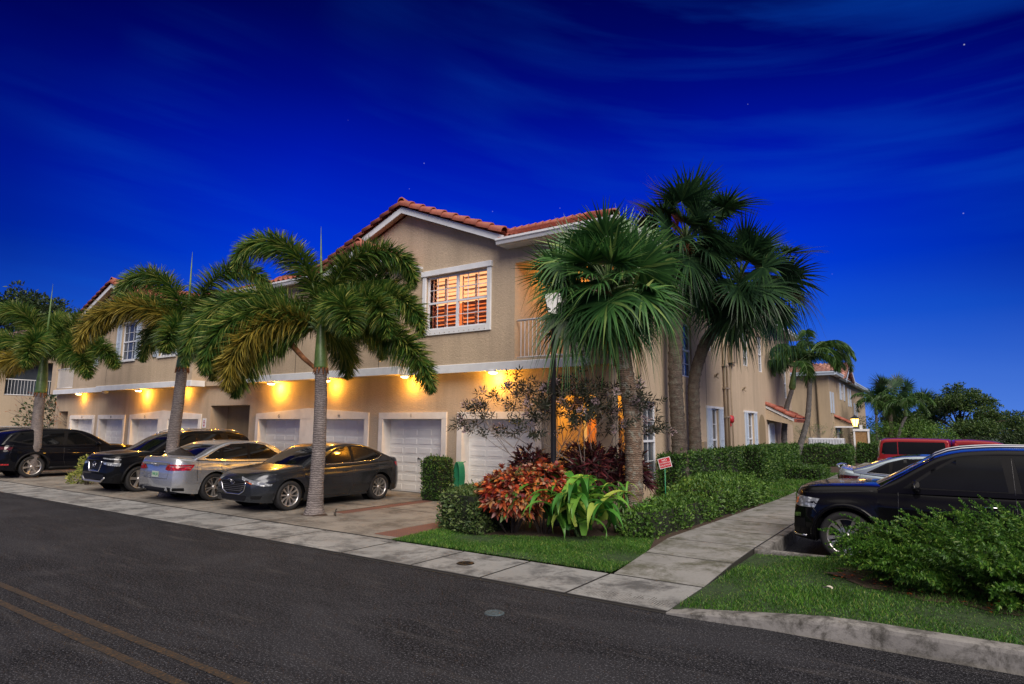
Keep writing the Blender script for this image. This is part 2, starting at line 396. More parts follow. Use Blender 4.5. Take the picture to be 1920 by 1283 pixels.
# beds and lawns
sheet('lawn',[(-7.66,7.705),(-3.67,7.705),(-3.8,9.2),(-4.2,10.6),(-4.9,10.1),(-5.8,9.35),(-6.9,8.85),(-7.66,8.95)],.040,M['lawn'],kind='structure')
LAWN1=[(-7.67,7.69),(-3.66,7.69),(-3.78,9.2),(-4.2,10.6),(-4.9,10.1),(-5.8,9.35),(-6.9,8.85),(-7.65,8.95)]
sheet('planting_bed',[(-7.66,7.78),(-3.70,7.78),(-3.86,10.3),(-3.75,13),(-3.6,17.5),(-3.6,60),(-6.3,60),(-6.3,13.2),(-7.66,13.2)],.035,M['mulch'],kind='structure')
def zl2(x,y):
    t=min(1,max(0,(x+2.45)/1.6)); return .03+.10*t*t*(3-2*t)
vs=[];fs=[];nx,ny=24,8
for i in range(nx+1):
    for j in range(ny+1):
        x=-2.45+i/nx*12; y0=6.55+.2*min(1,(x+2.45)/1.8); y=y0+.05+(10.18-y0)*j/ny
        vs.append((x,y,zl2(x,y)))
for i in range(nx):
    for j in range(ny): fs.append((i*(ny+1)+j,(i+1)*(ny+1)+j,(i+1)*(ny+1)+j+1,i*(ny+1)+j+1))
MB().add(vs,fs,0,True).build('lawn',M['lawn'],kind='structure')
# kerbs
def kerb(name,path,hs,w=.17,ground=-.15):
    b=MB(); P=[Vector((x,y,0)) for x,y in path]; vs=[];n=len(P)
    prof=[(0,0),(0.012,.72),(.05,.93),(.3,1.0),(.8,1.0),(1.0,.95),(1.0,-.2)]
    for i,p in enumerate(P):
        t=(P[min(i+1,n-1)]-P[max(i-1,0)]).normalized(); q=Vector((-t.y,t.x,0))
        for u,v in prof:
            z=ground if v<=0 else hs[i]*v
            vs.append(p+q*(u*w)+Vector((0,0,z)))
    k=len(prof)
    fs=[(i*k+j,(i+1)*k+j,(i+1)*k+j+1,i*k+j+1) for i in range(n-1) for j in range(k-1)]
    b.add(vs,fs,0,False); return b.build(name,M['kerb'],kind='structure')
kx=np.linspace(-2.47,10,60)
kerb('kerb',[(x,6.46+.22*min(1,(x+2.47)/1.9)**1.3+.012*math.sin(x*4)) for x in kx],[.018+.135*min(1,(x+2.47)/1.5)**.8 for x in kx],w=.20)
kerb('kerb',[(x,10.14) for x in np.linspace(-2.45,10,10)],[.10]*10,w=.14)
kerb('kerb',[(-2.31,y) for y in np.linspace(10.2,60,12)],[.104]*12,w=.14)
def grass(name,poly,n,h,zf,w=.008):
    P=np.array(poly); mn,mx=P.min(0),P.max(0)
    pts=RNG.uniform(mn,mx,(int(n*2.2),2)); ins=np.zeros(len(pts),bool)
    j=len(P)-1
    for i in range(len(P)):
        a,b_=P[i],P[j]; c=((a[1]>pts[:,1])!=(b_[1]>pts[:,1]))&(pts[:,0]<(b_[0]-a[0])*(pts[:,1]-a[1])/(b_[1]-a[1]+1e-12)+a[0]); ins^=c; j=i
    pts=pts[ins][:n]; n=len(pts)
    z=np.array([zf(x,y) for x,y in pts]); base=np.column_stack([pts,z-.004])
    d=RNG.normal(size=(n,3))*.42; d[:,2]=1; d=nrm(d); L=h*RNG.uniform(.45,1.25,n)*(0.75+.5*np.sin(pts[:,0]*2.3+1)*np.sin(pts[:,1]*3.1))
    s=rand_dirs(n); s[:,2]=0; s=nrm(s); bend=rand_dirs(n)*[1,1,0]
    mid=base+d*L[:,None]*.55; tip=base+d*L[:,None]+bend*L[:,None]*.45
    V=np.stack([base-s*w*.5,base+s*w*.5,mid+s*w*.35,tip,mid-s*w*.35],1)
    F5=np.arange(n*5).reshape(-1,5)
    return np_mesh(name,V,F5,F['grass'],kind='stuff',cat='grass',label=None)
g1=grass('grass',LAWN1,44000,.058,lambda x,y:.035); tag(g1,'short green grass strip between the sidewalk and the red leaved shrubs','grass')
g2=grass('grass',[(-2.42,6.68),(-1,6.85),(4.5,6.9),(4.5,10.12),(-2.42,10.12)],70000,.05,lambda x,y:zl2(x,y)); tag(g2,'green lawn triangle between the curved kerb and the black vehicle bay','grass')
g3=grass('grass',[(-5.4,16.8),(-3.62,16.8),(-3.62,30),(-5.4,30)],22000,.09,lambda x,y:.035,.02); tag(g3,'patch of grass beside the path in front of the clipped hedges','grass')
# leaf litter / small things
lit=RNG.uniform([-1.25,7.1],[2.5,8.2],(150,2)); lp=np.column_stack([lit[:,0],np.clip(8.55-.25*lit[:,0]+RNG.normal(size=150)*.22,7.2,9.4),np.full(150,.15)])
V,Fc=leaf_geo(lp,rand_dirs(150)*[1,1,.1],np.tile([0,0,1.],(150,1)),.06,.025); np_mesh('dry_leaves',V,Fc,F['autumn'],kind='stuff',label='scattered brown dead leaves under the big fern bush edge',cat='dead leaves')
# dead leaf scraps on the lawn (photo shows a few pale ones)
for (x,y,s,l) in ((-1.13,7.83,.05,'curled pale dead leaf lying alone on the triangular lawn'),):
    o=MB(); vs=[];fs=[]
    for i in range(7):
        t=i/6; wv=.5*math.sin(PI*(t*.86+.07)); a=.9*math.cos(t*3)
        for j in range(5):
            u=(j-2)/2; vs.append((x+(t-.5)*s*1.6+.2*s*u,y+u*wv*s,zl2(x,y)+.055+s*(.35*u*u+.25*math.sin(3*t))))
    for i in range(6):
        for j in range(4): fs.append((i*5+j,(i+1)*5+j,(i+1)*5+j+1,i*5+j+1))
    o.add(vs,fs,0,True); o.build('fallen_leaf',simple('pale_leaf',(.62,.55,.45),.7),label=l,cat='leaf')
# covers
def cover(x,y,z,r,m,label):
    b=MB(); b.lathe([(0,.008),(r*.3,.010),(r*.32,.006),(r*.62,.006),(r*.64,.010),(r*.9,.010),(r,.004),(r,0)],28,(x,y,z))
    return b.build('utility_cover',m,label=label,cat='utility cover')
cover(-5.56,7.03,.0225,.125,M['plastic'],'round dark metal access cover set in the concrete sidewalk')
cover(-3.92,5.45,.001,.105,simple('bluish_cover',(.045,.065,.075),.7,var=.6,vscale=40),'round blue grey cover set in the dark asphalt road')

# ================================================================== MAIN BUILDING
BLD=empty('apartment_building',(-21.75,13.2,0),0,'long two storey tan stucco apartment building with garages and red tiled roof','building')
BI=Matrix.Translation((21.75,-13.2,0))
def bpart(b,name,m,parent=None,**kw):
    """build mesh whose coordinates are world; parent to building"""
    par=parent or BLD
    o=b.build(name,m,**kw) if isinstance(b,MB) else b
    o.parent=par
    o.matrix_parent_inverse=Matrix.Identity(4)
    if par is BLD:
        o.data.transform(BI)
    else:
        o.data.transform(BI)  # all building part meshes are stored in the building's frame; sub-parts keep zero offset
    return o
def wall(b,plane,sgn,c,a0,a1,z0,z1,holes=(),depth=.15,mi=0):
    """front skin facing sgn along plane axis ('y' or 'x') at coordinate c with rectangular holes and reveals"""
    As=sorted({a0,a1}|{v for h in holes for v in h[:2]}); Zs=sorted({z0,z1}|{v for h in holes for v in h[2:4]})
    P=(lambda a,d,z:(a,c-sgn*d*1.0,z)) if plane=='y' else (lambda a,d,z:(c-sgn*d,a,z))
    vs={}; V=[];Fs=[]
    def v(a,d,z):
        k=(round(a,4),round(d,4),round(z,4))
        if k not in vs: vs[k]=len(V); V.append(P(a,d,z))
        return vs[k]
    for i in range(len(As)-1):
        for j in range(len(Zs)-1):
            A0,A1,Z0,Z1=As[i],As[i+1],Zs[j],Zs[j+1]; am,zm=(A0+A1)/2,(Z0+Z1)/2
            if any(h[0]<am<h[1] and h[2]<zm<h[3] for h in holes): continue
            Fs.append((v(A0,0,Z0),v(A1,0,Z0),v(A1,0,Z1),v(A0,0,Z1)))
    for h in holes:
        d=h[4] if len(h)>4 else depth
        Fs+= [(v(h[0],0,h[2]),v(h[0],0,h[3]),v(h[0],d,h[3]),v(h[0],d,h[2])),(v(h[1],0,h[3]),v(h[1],0,h[2]),v(h[1],d,h[2]),v(h[1],d,h[3])),
              (v(h[0],0,h[3]),v(h[1],0,h[3]),v(h[1],d,h[3]),v(h[0],d,h[3])),(v(h[1],0,h[2]),v(h[0],0,h[2]),v(h[0],d,h[2]),v(h[1],d,h[2]))]
    b.add(V,Fs,mi)
MX=lambda x:-43.5-x
YL,YG,YC,YD=13.2,12.9,12.5,13.5
XS=-6.2
garL=[(-13.63,-11.33),(-10.62,-8.28),(-16.72,-14.4),(-19.8,-17.48)]
gar=garL+[(MX(b_),MX(a)) for a,b_ in garL]
W=MB()
# lower front wall
holes=[(a,b_,0,2.12,.3) for a,b_ in gar]+[(-22.95,-20.42,0,2.62,.7),(-36.8,-35.75,0,2.5,.5),(-7.75,-6.62,0,2.68,.16),(MX(-6.62),MX(-7.75),0,2.68,.16)][:3]
wall(W,'y',-1,YL,MX(XS),XS,0,3.36,holes)
# soffits + upper walls
segs=[(MX(-8.75),MX(-12.4),YG),(MX(-12.4),MX(-20.3),YC),(MX(-20.3),-20.3,13.05),(-20.3,-12.4,YC),(-12.4,-8.75,YG)]
ZB=3.36; ZE=6.55
winC=(-11.78,-9.62,4.58,6.10)
def whole(a,b_,z0,z1,d=.12): return (a,b_,z0,z1,d)
upw={0:[(MX(-9.9),MX(-10.95),4.6,6.2,.12)],1:[(MX(-14.4),MX(-15.7),4.6,6.2,.12),(MX(-17.7),MX(-19.0),4.6,6.2,.12)],3:[(-15.7,-14.4,4.6,6.2,.12),(-19.0,-17.7,4.6,6.2,.12)],4:[(*winC,.12)],2:[]}
for i,(a,b_,y) in enumerate(segs):
    a,b_=min(a,b_),max(a,b_)
    wall(W,'y',-1,y,a,b_,ZB,ZE,upw[i])
    W.add([(a,y,ZB),(b_,y,ZB),(b_,YL+.0,ZB),(a,YL+.0,ZB)],[(0,1,2,3)])   # soffit
for x,y0,y1 in ((-12.4,YC,YG),(-20.3,YC,13.05),(MX(-20.3),YC,13.05),(MX(-12.4),YC,YG)):
    W.add([(x,y0,ZB),(x,y1,ZB),(x,y1,6.6),(x,y0,6.6)],[(0,1,2,3)])
# gable triangles
def gable(xp,zp,x0,x1,y,z0): W.add([(x0,y,z0),(x1,y,z0),(x1,y,zp-abs(x1-xp)*.405),(xp,y,zp),(x0,y,zp-abs(x0-xp)*.405)],[(0,1,2,3,4)])
gable(-12.6,8.12,-16.2,-8.75,YG+.001,ZE-.0); gable(MX(-12.6),8.12,MX(-8.75),MX(-16.2),YG+.001,ZE)
gable(-13.95,7.02,-15.4,-12.4,YC,ZE-.2); gable(MX(-13.95),7.02,MX(-12.4),MX(-15.4),YC,ZE-.2)
# balcony corner: openings front & side
for s in (0,1):
    X=(lambda x:x) if s==0 else MX
    x0,x1=sorted((X(-8.75),X(-6.15)))
    op=tuple(sorted((X(-8.75),X(-6.62))))
    wall(W,'y',-1,YG,x0,x1,ZB,ZE,[(op[0]+ (0.001 if s==0 else 0),op[1],3.62,6.1,.2)])
    W.add([(x0,YG,ZB),(x1,YG,ZB),(x1,YL,ZB),(x0,YL,ZB)],[(0,1,2,3)])
    # balcony interior: back wall, inner wall, floor, ceiling
    bx0,bx1=sorted((X(-8.75),X(-6.35)))
    W.add([(bx0,14.85,3.4),(bx1,14.85,3.4),(bx1,14.85,6.5),(bx0,14.85,6.5)],[(0,1,2,3)])
    W.add([(X(-8.76),YG,3.4),(X(-8.76),14.85,3.4),(X(-8.76),14.85,6.5),(X(-8.76),YG,6.5)],[(0,1,2,3)])
    W.add([(bx0,YG,3.45),(bx1,YG,3.45),(bx1,14.85,3.45),(bx0,14.85,3.45)],[(0,1,2,3)])
    W.add([(bx0,YG+.01,6.3),(bx1,YG+.01,6.3),(bx1,14.85,6.3),(bx0,14.85,6.3)],[(0,1,2,3)])
    # porch interior
    px0,px1=sorted((X(-8.2),X(-6.35)))
    W.add([(px0,15.0,0),(px1,15.0,0),(px1,15.0,3.3),(px0,15.0,3.3)],[(0,1,2,3)])
    W.add([(X(-8.2),YL,0),(X(-8.2),15,0),(X(-8.2),15,3.3),(X(-8.2),YL,3.3)],[(0,1,2,3)])
    W.add([(px0,YL+.01,2.95),(px1,YL+.01,2.95),(px1,15.,2.95),(px0,15.,2.95)],[(0,1,2,3)])
# passage recess + inner side
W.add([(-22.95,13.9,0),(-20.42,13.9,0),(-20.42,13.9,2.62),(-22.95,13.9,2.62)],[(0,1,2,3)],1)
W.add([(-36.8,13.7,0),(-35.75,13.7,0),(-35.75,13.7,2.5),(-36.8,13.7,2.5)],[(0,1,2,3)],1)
# side wall
SW=[ # (y0,y1,z0,z1)
 (13.5,14.45,0,2.68,.2),(13.2,14.25,3.62,6.1,.2),
 (14.98,15.92,.55,2.6,.14),(17.95,18.95,3.45,5.1,.14),(20.75,21.15,4.5,5.4,.14),(20.7,21.55,.5,2.58,.14),
 (25.2,26.1,4.4,5.85,.14),(27.75,28.55,4.35,5.9,.14),(25.45,26.45,.5,2.55,.14),(33.0,33.75,3.45,4.9,.14)]
wall(W,'x',1,XS,13.2,34.6,0,ZE,SW)
wall(W,'x',1,XS+.0,12.9,13.2,ZB,ZE,[])
W.add([(MX(XS),13.2,0),(MX(XS),34.6,0),(MX(XS),34.6,ZE),(MX(XS),13.2,ZE)],[(0,1,2,3)])
W.add([(MX(XS),34.6,0),(XS,34.6,0),(XS,34.6,ZE),(MX(XS),34.6,ZE)],[(0,1,2,3)])
# arched niche on side wall
n=14; yc,r,zs=27.9,.58,1.95
arc=[(XS+.004,yc-r,0)]+[(XS+.004,yc-r*math.cos(PI*i/n),zs+r*math.sin(PI*i/n)) for i in range(n+1)]+[(XS+.004,yc+r,0)]
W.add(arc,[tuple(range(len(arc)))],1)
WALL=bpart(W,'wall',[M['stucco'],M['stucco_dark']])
# fascia band
B=MB()
for a,b_,y in segs:
    a,b_=min(a,b_),max(a,b_)
    if abs(a+43.5+20.3)<.01 or (a<-22 and b_>-21): continue
    B.bbox(a-.02,b_+.035,y-.045,y+.02,3.34,3.56,.012)
B.box(-12.36,-12.33,YC,YG-.05,3.34,3.56); B.box(MX(-20.3)+.036,MX(-20.3)+.05,YC,13.0,3.34,3.56)
B.bbox(-8.74,-6.62,YG-.045,YG+.02,3.34,3.56,.012); B.bbox(MX(-6.62),MX(-8.74),YG-.045,YG+.02,3.34,3.56,.012)
bpart(B,'fascia_band',M['trim'])
# garage trims + doors
def gtrim(openings,peak=None):
    b=MB(); y0=YL-.045; y1=YL+.29
    a=min(o[0] for o in openings)-.165; c=max(o[1] for o in openings)+.165
    ops=sorted(openings)
    # jambs
    xs_=[a]+[v for o in ops for v in o]+[c]
    for k in range(0,len(xs_),2): b.box(xs_[k]-(.006 if k else 0),xs_[k+1]+(.006 if k<len(xs_)-2 else 0),y0,y1,0,2.12)
    if peak: b.prism([(a,2.112),(c,2.112),(c,2.30),((a+c)/2,2.47),(a,2.30)],1,y0,y1)
    else: b.box(a,c,y0,y1,2.112,2.30)
    return bpart(b,'garage_surround',M['gtrim'])
for s in (0,1):
    f=(lambda o:o) if s==0 else (lambda o:(MX(o[1]),MX(o[0])))
    gtrim([f(garL[0])]); gtrim([f(garL[1])]); gtrim([f(garL[3]),f(garL[2])],True)
for i,(a,b_) in enumerate(gar):
    b=MB(); b.box(a,b_,YD,YD+.05,0.03,2.16); w=(b_-a)
    rows=8; cols=4; hgt=2.1/rows
    for r_ in range(rows):
        z0=.03+r_*hgt
        if r_%2==0: b.box(a,b_,YD-.012,YD,z0+.006,z0+2*hgt-.006)
        for c_ in range(cols):
            px0=a+.09+c_*(w-.1)/cols; px1=px0+(w-.1)/cols-.09
            b.bbox(px0,px1,YD-.026,YD-.012,z0+.055,z0+hgt-.055,.004)
    b.box(a,b_,YD-.02,YD+.01,0.0,.035,1)
    d=bpart(b,'garage_door',[M['gdoor'],M['rubber']])
    if i==0:
        h=MB(); xm=(a+b_)/2+.08; h.tube([(xm-.06,YD-.06,.98),(xm+.06,YD-.06,.98)],.012); h.tube([(xm,YD-.07,.98),(xm,YD-.02,.98)],.02); h.tube([(xm,YD-.07,.98),(xm,YD-.07,1.03)],.01)
        bpart(h,'handle',M['black'],d)
def text_mesh(s,size,loc,rot,m,parent,name='lettering',ext=.003,align='CENTER'):
    cu=bpy.data.curves.new('t','FONT'); cu.body=s; cu.size=size; cu.extrude=ext; cu.align_x=align; cu.align_y='CENTER'
    o=bpy.data.objects.new('t',cu); COL.objects.link(o); dg=bpy.context.evaluated_depsgraph_get(); dg.update()
    me=bpy.data.meshes.new_from_object(o.evaluated_get(dg)); bpy.data.objects.remove(o)
    me.transform(Matrix.Translation(loc)@rot); me.materials.clear(); me.materials.append(m)
    q=bpy.data.objects.new(name,me); link(q); q.parent=parent; return q
RF=Matrix.Rotation(PI/2,4,'X')      # text facing -Y
for (x,s) in ((-18.63,'G'),(-15.56,'H'),(-12.48,'I'),(-9.45,'J'),(-24.9,'E'),(-27.9,'D'),(-31.0,'B'),(-34.0,'A')):
    o=text_mesh(s,.15,(x,YL-.052,2.205),RF,M['ink'],BLD,'door_letter'); o.data.transform(BI)
# windows
def window(x0,x1,z0,z1,plane,c,sgn,cols=2,mull=(2,3),outer=.0,lit=False,double=False):
    """frame proud inside reveal; plane 'y' (faces -Y) or 'x' (faces +X)"""
    b=MB()
    def bx(a0,a1,za,zb,d0,d1,mi=0):
        if plane=='y': b.box(a0,a1,c+d0,c+d1,za,zb,mi)
        else: b.box(c-d1,c-d0,a0,a1,za,zb,mi)
    t=.05; d0,d1=.06,.115
    bx(x0,x0+t,z0,z1,d0,d1);bx(x1-t,x1,z0,z1,d0,d1);bx(x0+t,x1-t,z1-t,z1,d0,d1);bx(x0+t,x1-t,z0,z0+t,d0,d1)
    units=2 if double else 1; uw=(x1-x0)/units; zm=(z0+z1)/2
    for u in range(units):
        ux0=x0+u*uw; ux1=ux0+uw
        if u: bx(ux0-.04,ux0+.04,z0+t,z1-t,d0-.004,d1)
        bx(ux0+.045,ux1-.045,zm-.028,zm+.028,d0-.012,d1-.02)
        for q in range(1,mull[0]+0): 
            xx=ux0+uw*q/mull[0]; bx(xx-.009,xx+.009,z0+t,z1-t,d1-.045,d1-.03)
        for zz in [z0+(z1-z0)*k/4 for k in (1,3)]: bx(ux0+t,ux1-t,zz-.009,zz+.009,d1-.045,d1-.03)
    fr=bpart(b,'window',M['frame'])
    b=MB()
    if lit: return fr
    if plane=='y': b.add([(x0+.01,c+d1-.02,z0),(x1-.01,c+d1-.02,z0),(x1-.01,c+d1-.02,z1),(x0+.01,c+d1-.02,z1)],[(0,1,2,3)])
    else: b.add([(c-d1+.02,x0+.01,z0),(c-d1+.02,x1-.01,z0),(c-d1+.02,x1-.01,z1),(c-d1+.02,x0+.01,z1)],[(0,1,2,3)])
    bpart(b,'pane',M['wglass'],fr); return fr
# big lit window
x0,x1,z0,z1=winC
fr=window(x0,x1,z0,z1,'y',YG,-1,mull=(3,2),double=True,lit=True)
b=MB()
for (a0,a1,za,zb,dz) in ((x0-.13,x0,z0-.16,z1+.02,.05),(x1,x1+.13,z0-.16,z1+.02,.05),(x0,x1,z0-.16,z0,.05),(x0-.16,x1+.16,z1+.02,z1+.17,.085)): b.bbox(a0,a1,YG-dz,YG+.01,za,zb,.008)
for k in range(13): b.lathe([(0,-.012),(.011,-.01),(.012,0)],8,(x0+.05+k*(x1-x0-.1)/12,YG-.05,z0-.11),axis=1,mi=1)
bpart(b,'surround',[M['trim'],M['pipe']],fr)
b=MB(); b.box(x0+.01,x1-.01,YG+.42,YG+.44,(z0+z1)/2,z1+.1)
bpart(b,'lit_curtain',M['roomglow'],fr)
b=MB(); b.box(x0+.01,x1-.01,YG+.42,YG+.44,z0-.1,(z0+z1)/2)
bpart(b,'lit_curtain',M['roomglow_low'],fr)
# plantation shutters: real louvres, lower ones darker wood red
b=MB()
for u in range(2):
    ux0=x0+.07+u*(x1-x0)/2; ux1=ux0+(x1-x0)/2-.14
    for hz,(za,zb) in enumerate(((z0+.05,(z0+z1)/2-.02),((z0+z1)/2+.02,z1-.05))):
        for w_ in range(2):
            a0=ux0+w_*(ux1-ux0)/2+.03; a1=a0+(ux1-ux0)/2-.06
            n_=6
            for k in range(n_):
                zc=za+(k+.5)*(zb-za)/n_
                tl_=(.030 if hz==0 else .012)+.010*math.sin(k*2.1+u*3+w_); b.add([(a0,YG+.20,zc+tl_),(a1,YG+.20,zc+tl_),(a1,YG+.26,zc-tl_),(a0,YG+.26,zc-tl_)],[(0,1,2,3)],0 if hz==0 else 1)
            for e in (a0-.03,a1): b.box(e,e+.03,YG+.19,YG+.22,za,zb,0 if hz==0 else 1)
bpart(b,'shutter_louvres',[simple('wood_louvre',(.45,.16,.07),.5),simple('pale_louvre',(.75,.50,.35),.5)],fr)
m_,nt_,p_=mat('clear_pane'); p_.inputs['Base Color'].default_value=(.9,.92,1,1); p_.inputs['Roughness'].default_value=.03; p_.inputs['Transmission Weight'].default_value=1; p_.inputs['IOR'].default_value=1.15; p_.inputs['Specular IOR Level'].default_value=.8
b=MB(); b.box(x0+.02,x1-.02,YG+.09,YG+.094,z0+.02,z1-.02); bpart(b,'pane',m_,fr)
# other front windows with shutters
def shutters(fr,x0,x1,z0,z1,plane,c,w=.4):
    for a in ((x0-w-.03,x0-.03),(x1+.03,x1+w+.03)):
        b=MB()
        def bx(a0,a1,za,zb,d0,d1,mi=0):
            if plane=='y': b.box(a0,a1,c-d1,c-d0,za,zb,mi)
            else: b.box(c+d0,c+d1,a0,a1,za,zb,mi)
        bx(a[0],a[1],z0,z1,.005,.03); e=.05
        bx(a[0],a[0]+e,z0,z1,.03,.05);bx(a[1]-e,a[1],z0,z1,.03,.05)
        for zz in (z0,(z0+z1)/2-e/2,z1-e): bx(a[0]+e,a[1]-e,zz,zz+e,.03,.05)
        k=z0+.08
        while k<z1-.08: bx(a[0]+e,a[1]-e,k,k+.02,.03,.04); k+=.055
        bpart(b,'shutter',M['shutter'],fr)
def trimtop(fr,x0,x1,z0,z1,plane,c,w=.45):
    b=MB()
    if plane=='y': b.box(x0-w,x1+w,c-.055,c+.01,z1+.0,z1+.07); b.box(x0-.05,x1+.05,c-.07,c+.01,z0-.07,z0)
    else: b.box(c-.01,c+.055,x0-w,x1+w,z1,z1+.07)
    bpart(b,'sill',M['trim'],fr)
for (a,b_,y) in ((MX(-9.9),MX(-10.95),YG),(MX(-14.4),MX(-15.7),YC),(MX(-17.7),MX(-19.0),YC),(-15.7,-14.4,YC),(-19.0,-17.7,YC)):
    a,b_=min(a,b_),max(a,b_)
    fr=window(a,b_,4.6,6.2,'y',y,-1,mull=(3,2))
    if a<-22: shutters(fr,a,b_,4.6,6.2,'y',y,.38)
    trimtop(fr,a,b_,4.6,6.2,'y',y,.42 if a<-22 else .1)
    if a>-22:
        b=MB(); b.box(a-.1,a,y-.05,y+.01,4.5,6.2); b.box(b_,b_+.1,y-.05,y+.01,4.5,6.2); bpart(b,'surround',M['trim'],fr)
# side windows
for k,h in enumerate(SW[2:]):
    fr=window(h[0],h[1],h[2],h[3],'x',XS,1,mull=(2,2))
    if (h[0],h[2]) in ((20.7,.5),(25.45,.5)):
        shutters(fr,h[0],h[1],h[2],h[3],'x',XS,.46 if h[0]<22 else .42); trimtop(fr,h[0],h[1],h[2],h[3],'x',XS,.5)
    if k==0:
        b=MB(); b.box(XS-.24,XS-.22,h[0],h[1],h[2],h[3]); bpart(b,'lit_room',M['roomglow2'],fr)
        b=MB()
        for q in range(16): zz=h[2]+.1+q*.12; b.box(XS-.205,XS-.2,h[0]+.03,h[0]+.45,zz,zz+.04)
        bpart(b,'blind',M['white'],fr)
# railings
def railing(b,p0,p1,z0,z1,step=.115):
    p0,p1=Vector(p0),Vector(p1); L=(p1-p0).length; n=int(L/step); d=(p1-p0)/L
    b.tube([(*p0,z1),(*p1,z1)],.028,6); b.tube([(*p0,z0+.05),(*p1,z0+.05)],.022,6)
    for i in range(1,n): q=p0+d*L*i/n; b.tube([(*q,z0+.05),(*q,z1)],.011,5,caps=False)
    return b
r=MB(); railing(r,(-8.72,YG+.08),(-6.64,YG+.08),3.6,4.6); railing(r,(XS-.07,13.22),(XS-.07,14.23),3.58,4.6); bpart(r,'balcony_railing',M['metal_w'])
r=MB(); railing(r,(MX(-8.72),YG+.08),(MX(-6.64),YG+.08),3.6,4.6); bpart(r,'balcony_railing',M['metal_w'])
# balcony furniture/door
b=MB(); b.box(-8.3,-7.4,14.78,14.84,3.47,5.6); b.box(-8.36,-8.3,14.76,14.85,3.47,5.66,1); b.box(-7.4,-7.34,14.76,14.85,3.47,5.66,1); b.box(-8.36,-7.34,14.76,14.85,5.6,5.66,1)
b.box(-8.18,-7.52,14.76,14.79,3.7,5.45,2); bpart(b,'balcony_door',[M['trim'],M['frame'],M['wglass']])
b=MB(); b.bbox(-7.75,-6.95,14.9,14.97,0.05,2.15,.01); b.box(-7.83,-7.75,14.88,14.99,0,2.22,1); b.box(-6.95,-6.87,14.88,14.99,0,2.22,1); b.box(-7.83,-6.87,14.88,14.99,2.15,2.24,1)
for q in range(2):
    for w_ in range(3): b.bbox(-7.67+q*.36,-7.38+q*.36,14.885,14.9,.2+w_*.65,.72+w_*.65,.005)
bpart(b,'front_door',[M['wood_door'],M['trim']])
# side door under the little canopy
b=MB(); b.box(XS+.0045,XS+.03,29.05,30.0,0.05,2.12); b.box(XS+.004,XS+.05,28.97,29.05,0,2.2,1);b.box(XS+.004,XS+.05,30.0,30.08,0,2.2,1);b.box(XS+.004,XS+.05,28.97,30.08,2.12,2.2,1)
b.bbox(XS+.03,XS+.045,29.2,29.85,1.2,1.95,.004); b.bbox(XS+.03,XS+.045,29.2,29.85,.25,1.0,.004); b.lathe([(0,.1),(.03,.09),(.03,.05)],10,(XS,29.9,1.05),axis=0,mi=2)
bpart(b,'side_door',[M['shutter'],M['trim'],M['chrome']])
# downspouts / pipes
b=MB(); b.box(XS+.01,XS+.09,14.62,14.71,.1,6.45); b.box(XS+.01,XS+.10,14.60,14.73,3.0,3.05); b.box(XS+.01,XS+.1,14.60,14.73,5.0,5.05); bpart(b,'downspout',M['pipe'])
b=MB(); b.tube([(XS+.07,22.25,.1),(XS+.07,22.25,6.4)],.05); b.tube([(XS+.08,22.55,.1),(XS+.08,22.55,4.0),(XS+.06,22.42,4.2),(XS+.06,22.42,6.2)],.04)
for zz in (1.1,2.3,3.3,4.1,5.2): b.box(XS,XS+.13,22.15,22.65,zz,zz+.05)
bpart(b,'drain_pipe',M['pipe'])
b=MB(); b.tube([(XS+.05,23.15,.8),(XS+.05,23.15,4.35)],.018); b.bbox(XS,XS+.2,23.0,23.45,4.3,4.95,.02); b.box(XS,XS+.12,23.2,23.5,4.2,4.27); bpart(b,'meter_box',M['pipe'])
b=MB(); b.lathe([(0,.14),(.12,.13),(.14,.06),(.14,0)],18,(XS,22.95,2.25),axis=0); b.box(XS+.0,XS+.05,22.9,23.0,2.0,2.15); bpart(b,'alarm_bell',M['red'])
b=MB(); b.tube([(XS+.06,22.7,.5),(XS+.06,22.7,.95)],.06); b.tube([(XS+.06,22.95,.55),(XS+.06,22.95,.9)],.05); b.box(XS,XS+.12,22.8,22.86,.6,.9); bpart(b,'standpipe_valve',M['red'])
for yy,zz in ((21.3,3.7),(24.9,3.45)):
    b=MB(); b.lathe([(.0,.05),(.06,.045),(.06,0)],10,(XS,yy,zz),axis=0); b.tube([(XS+.04,yy,zz),(XS+.14,yy-.03,zz+.08)],.035); b.tube([(XS+.04,yy,zz-.03),(XS+.12,yy+.05,zz-.09)],.02); bpart(b,'security_floodlight',M['pipe'])
# ceiling garage lamps
LAMPX=[(-9.45,1),(-12.45,1),(-15.85,1),(-18.7,1),(-27.95,1),(-34.1,1),(-24.7,1),(-31.0,0)]
LAMPS=[]
for x,on in LAMPX:
    yy=12.95 if (-12.4<x<-8 or x<-31.1) else 12.82
    b=MB(); b.lathe([(0,0),(.14,0),(.14,-.045),(.125,-.05)],20,(x,yy,3.36)); o=bpart(b,'soffit_light',M['metal_w'])
    b=MB(); b.lathe([(.122,-.05),(.115,-.085),(.06,-.105),(0,-.108)],20,(x,yy,3.36)); bpart(b,'lamp_glass',M['lampglow'] if on else M['trim'],o)
    if on: LAMPS.append((x,yy))
for x,z0,z1,y in ((-13.2,3.57,6.5,YC),(-17.0,3.57,6.5,YC),(MX(-13.2),3.57,6.5,YC),(-21.6,3.4,6.5,13.05)):
    b=MB(); b.box(x-.009,x+.009,y-.004,y+.01,z0,z1); bpart(b,'control_joint',M['ink'])
b=MB(); b.box(XS-.01,XS+.004,20.30,20.32,.1,6.4); bpart(b,'control_joint',M['ink'])
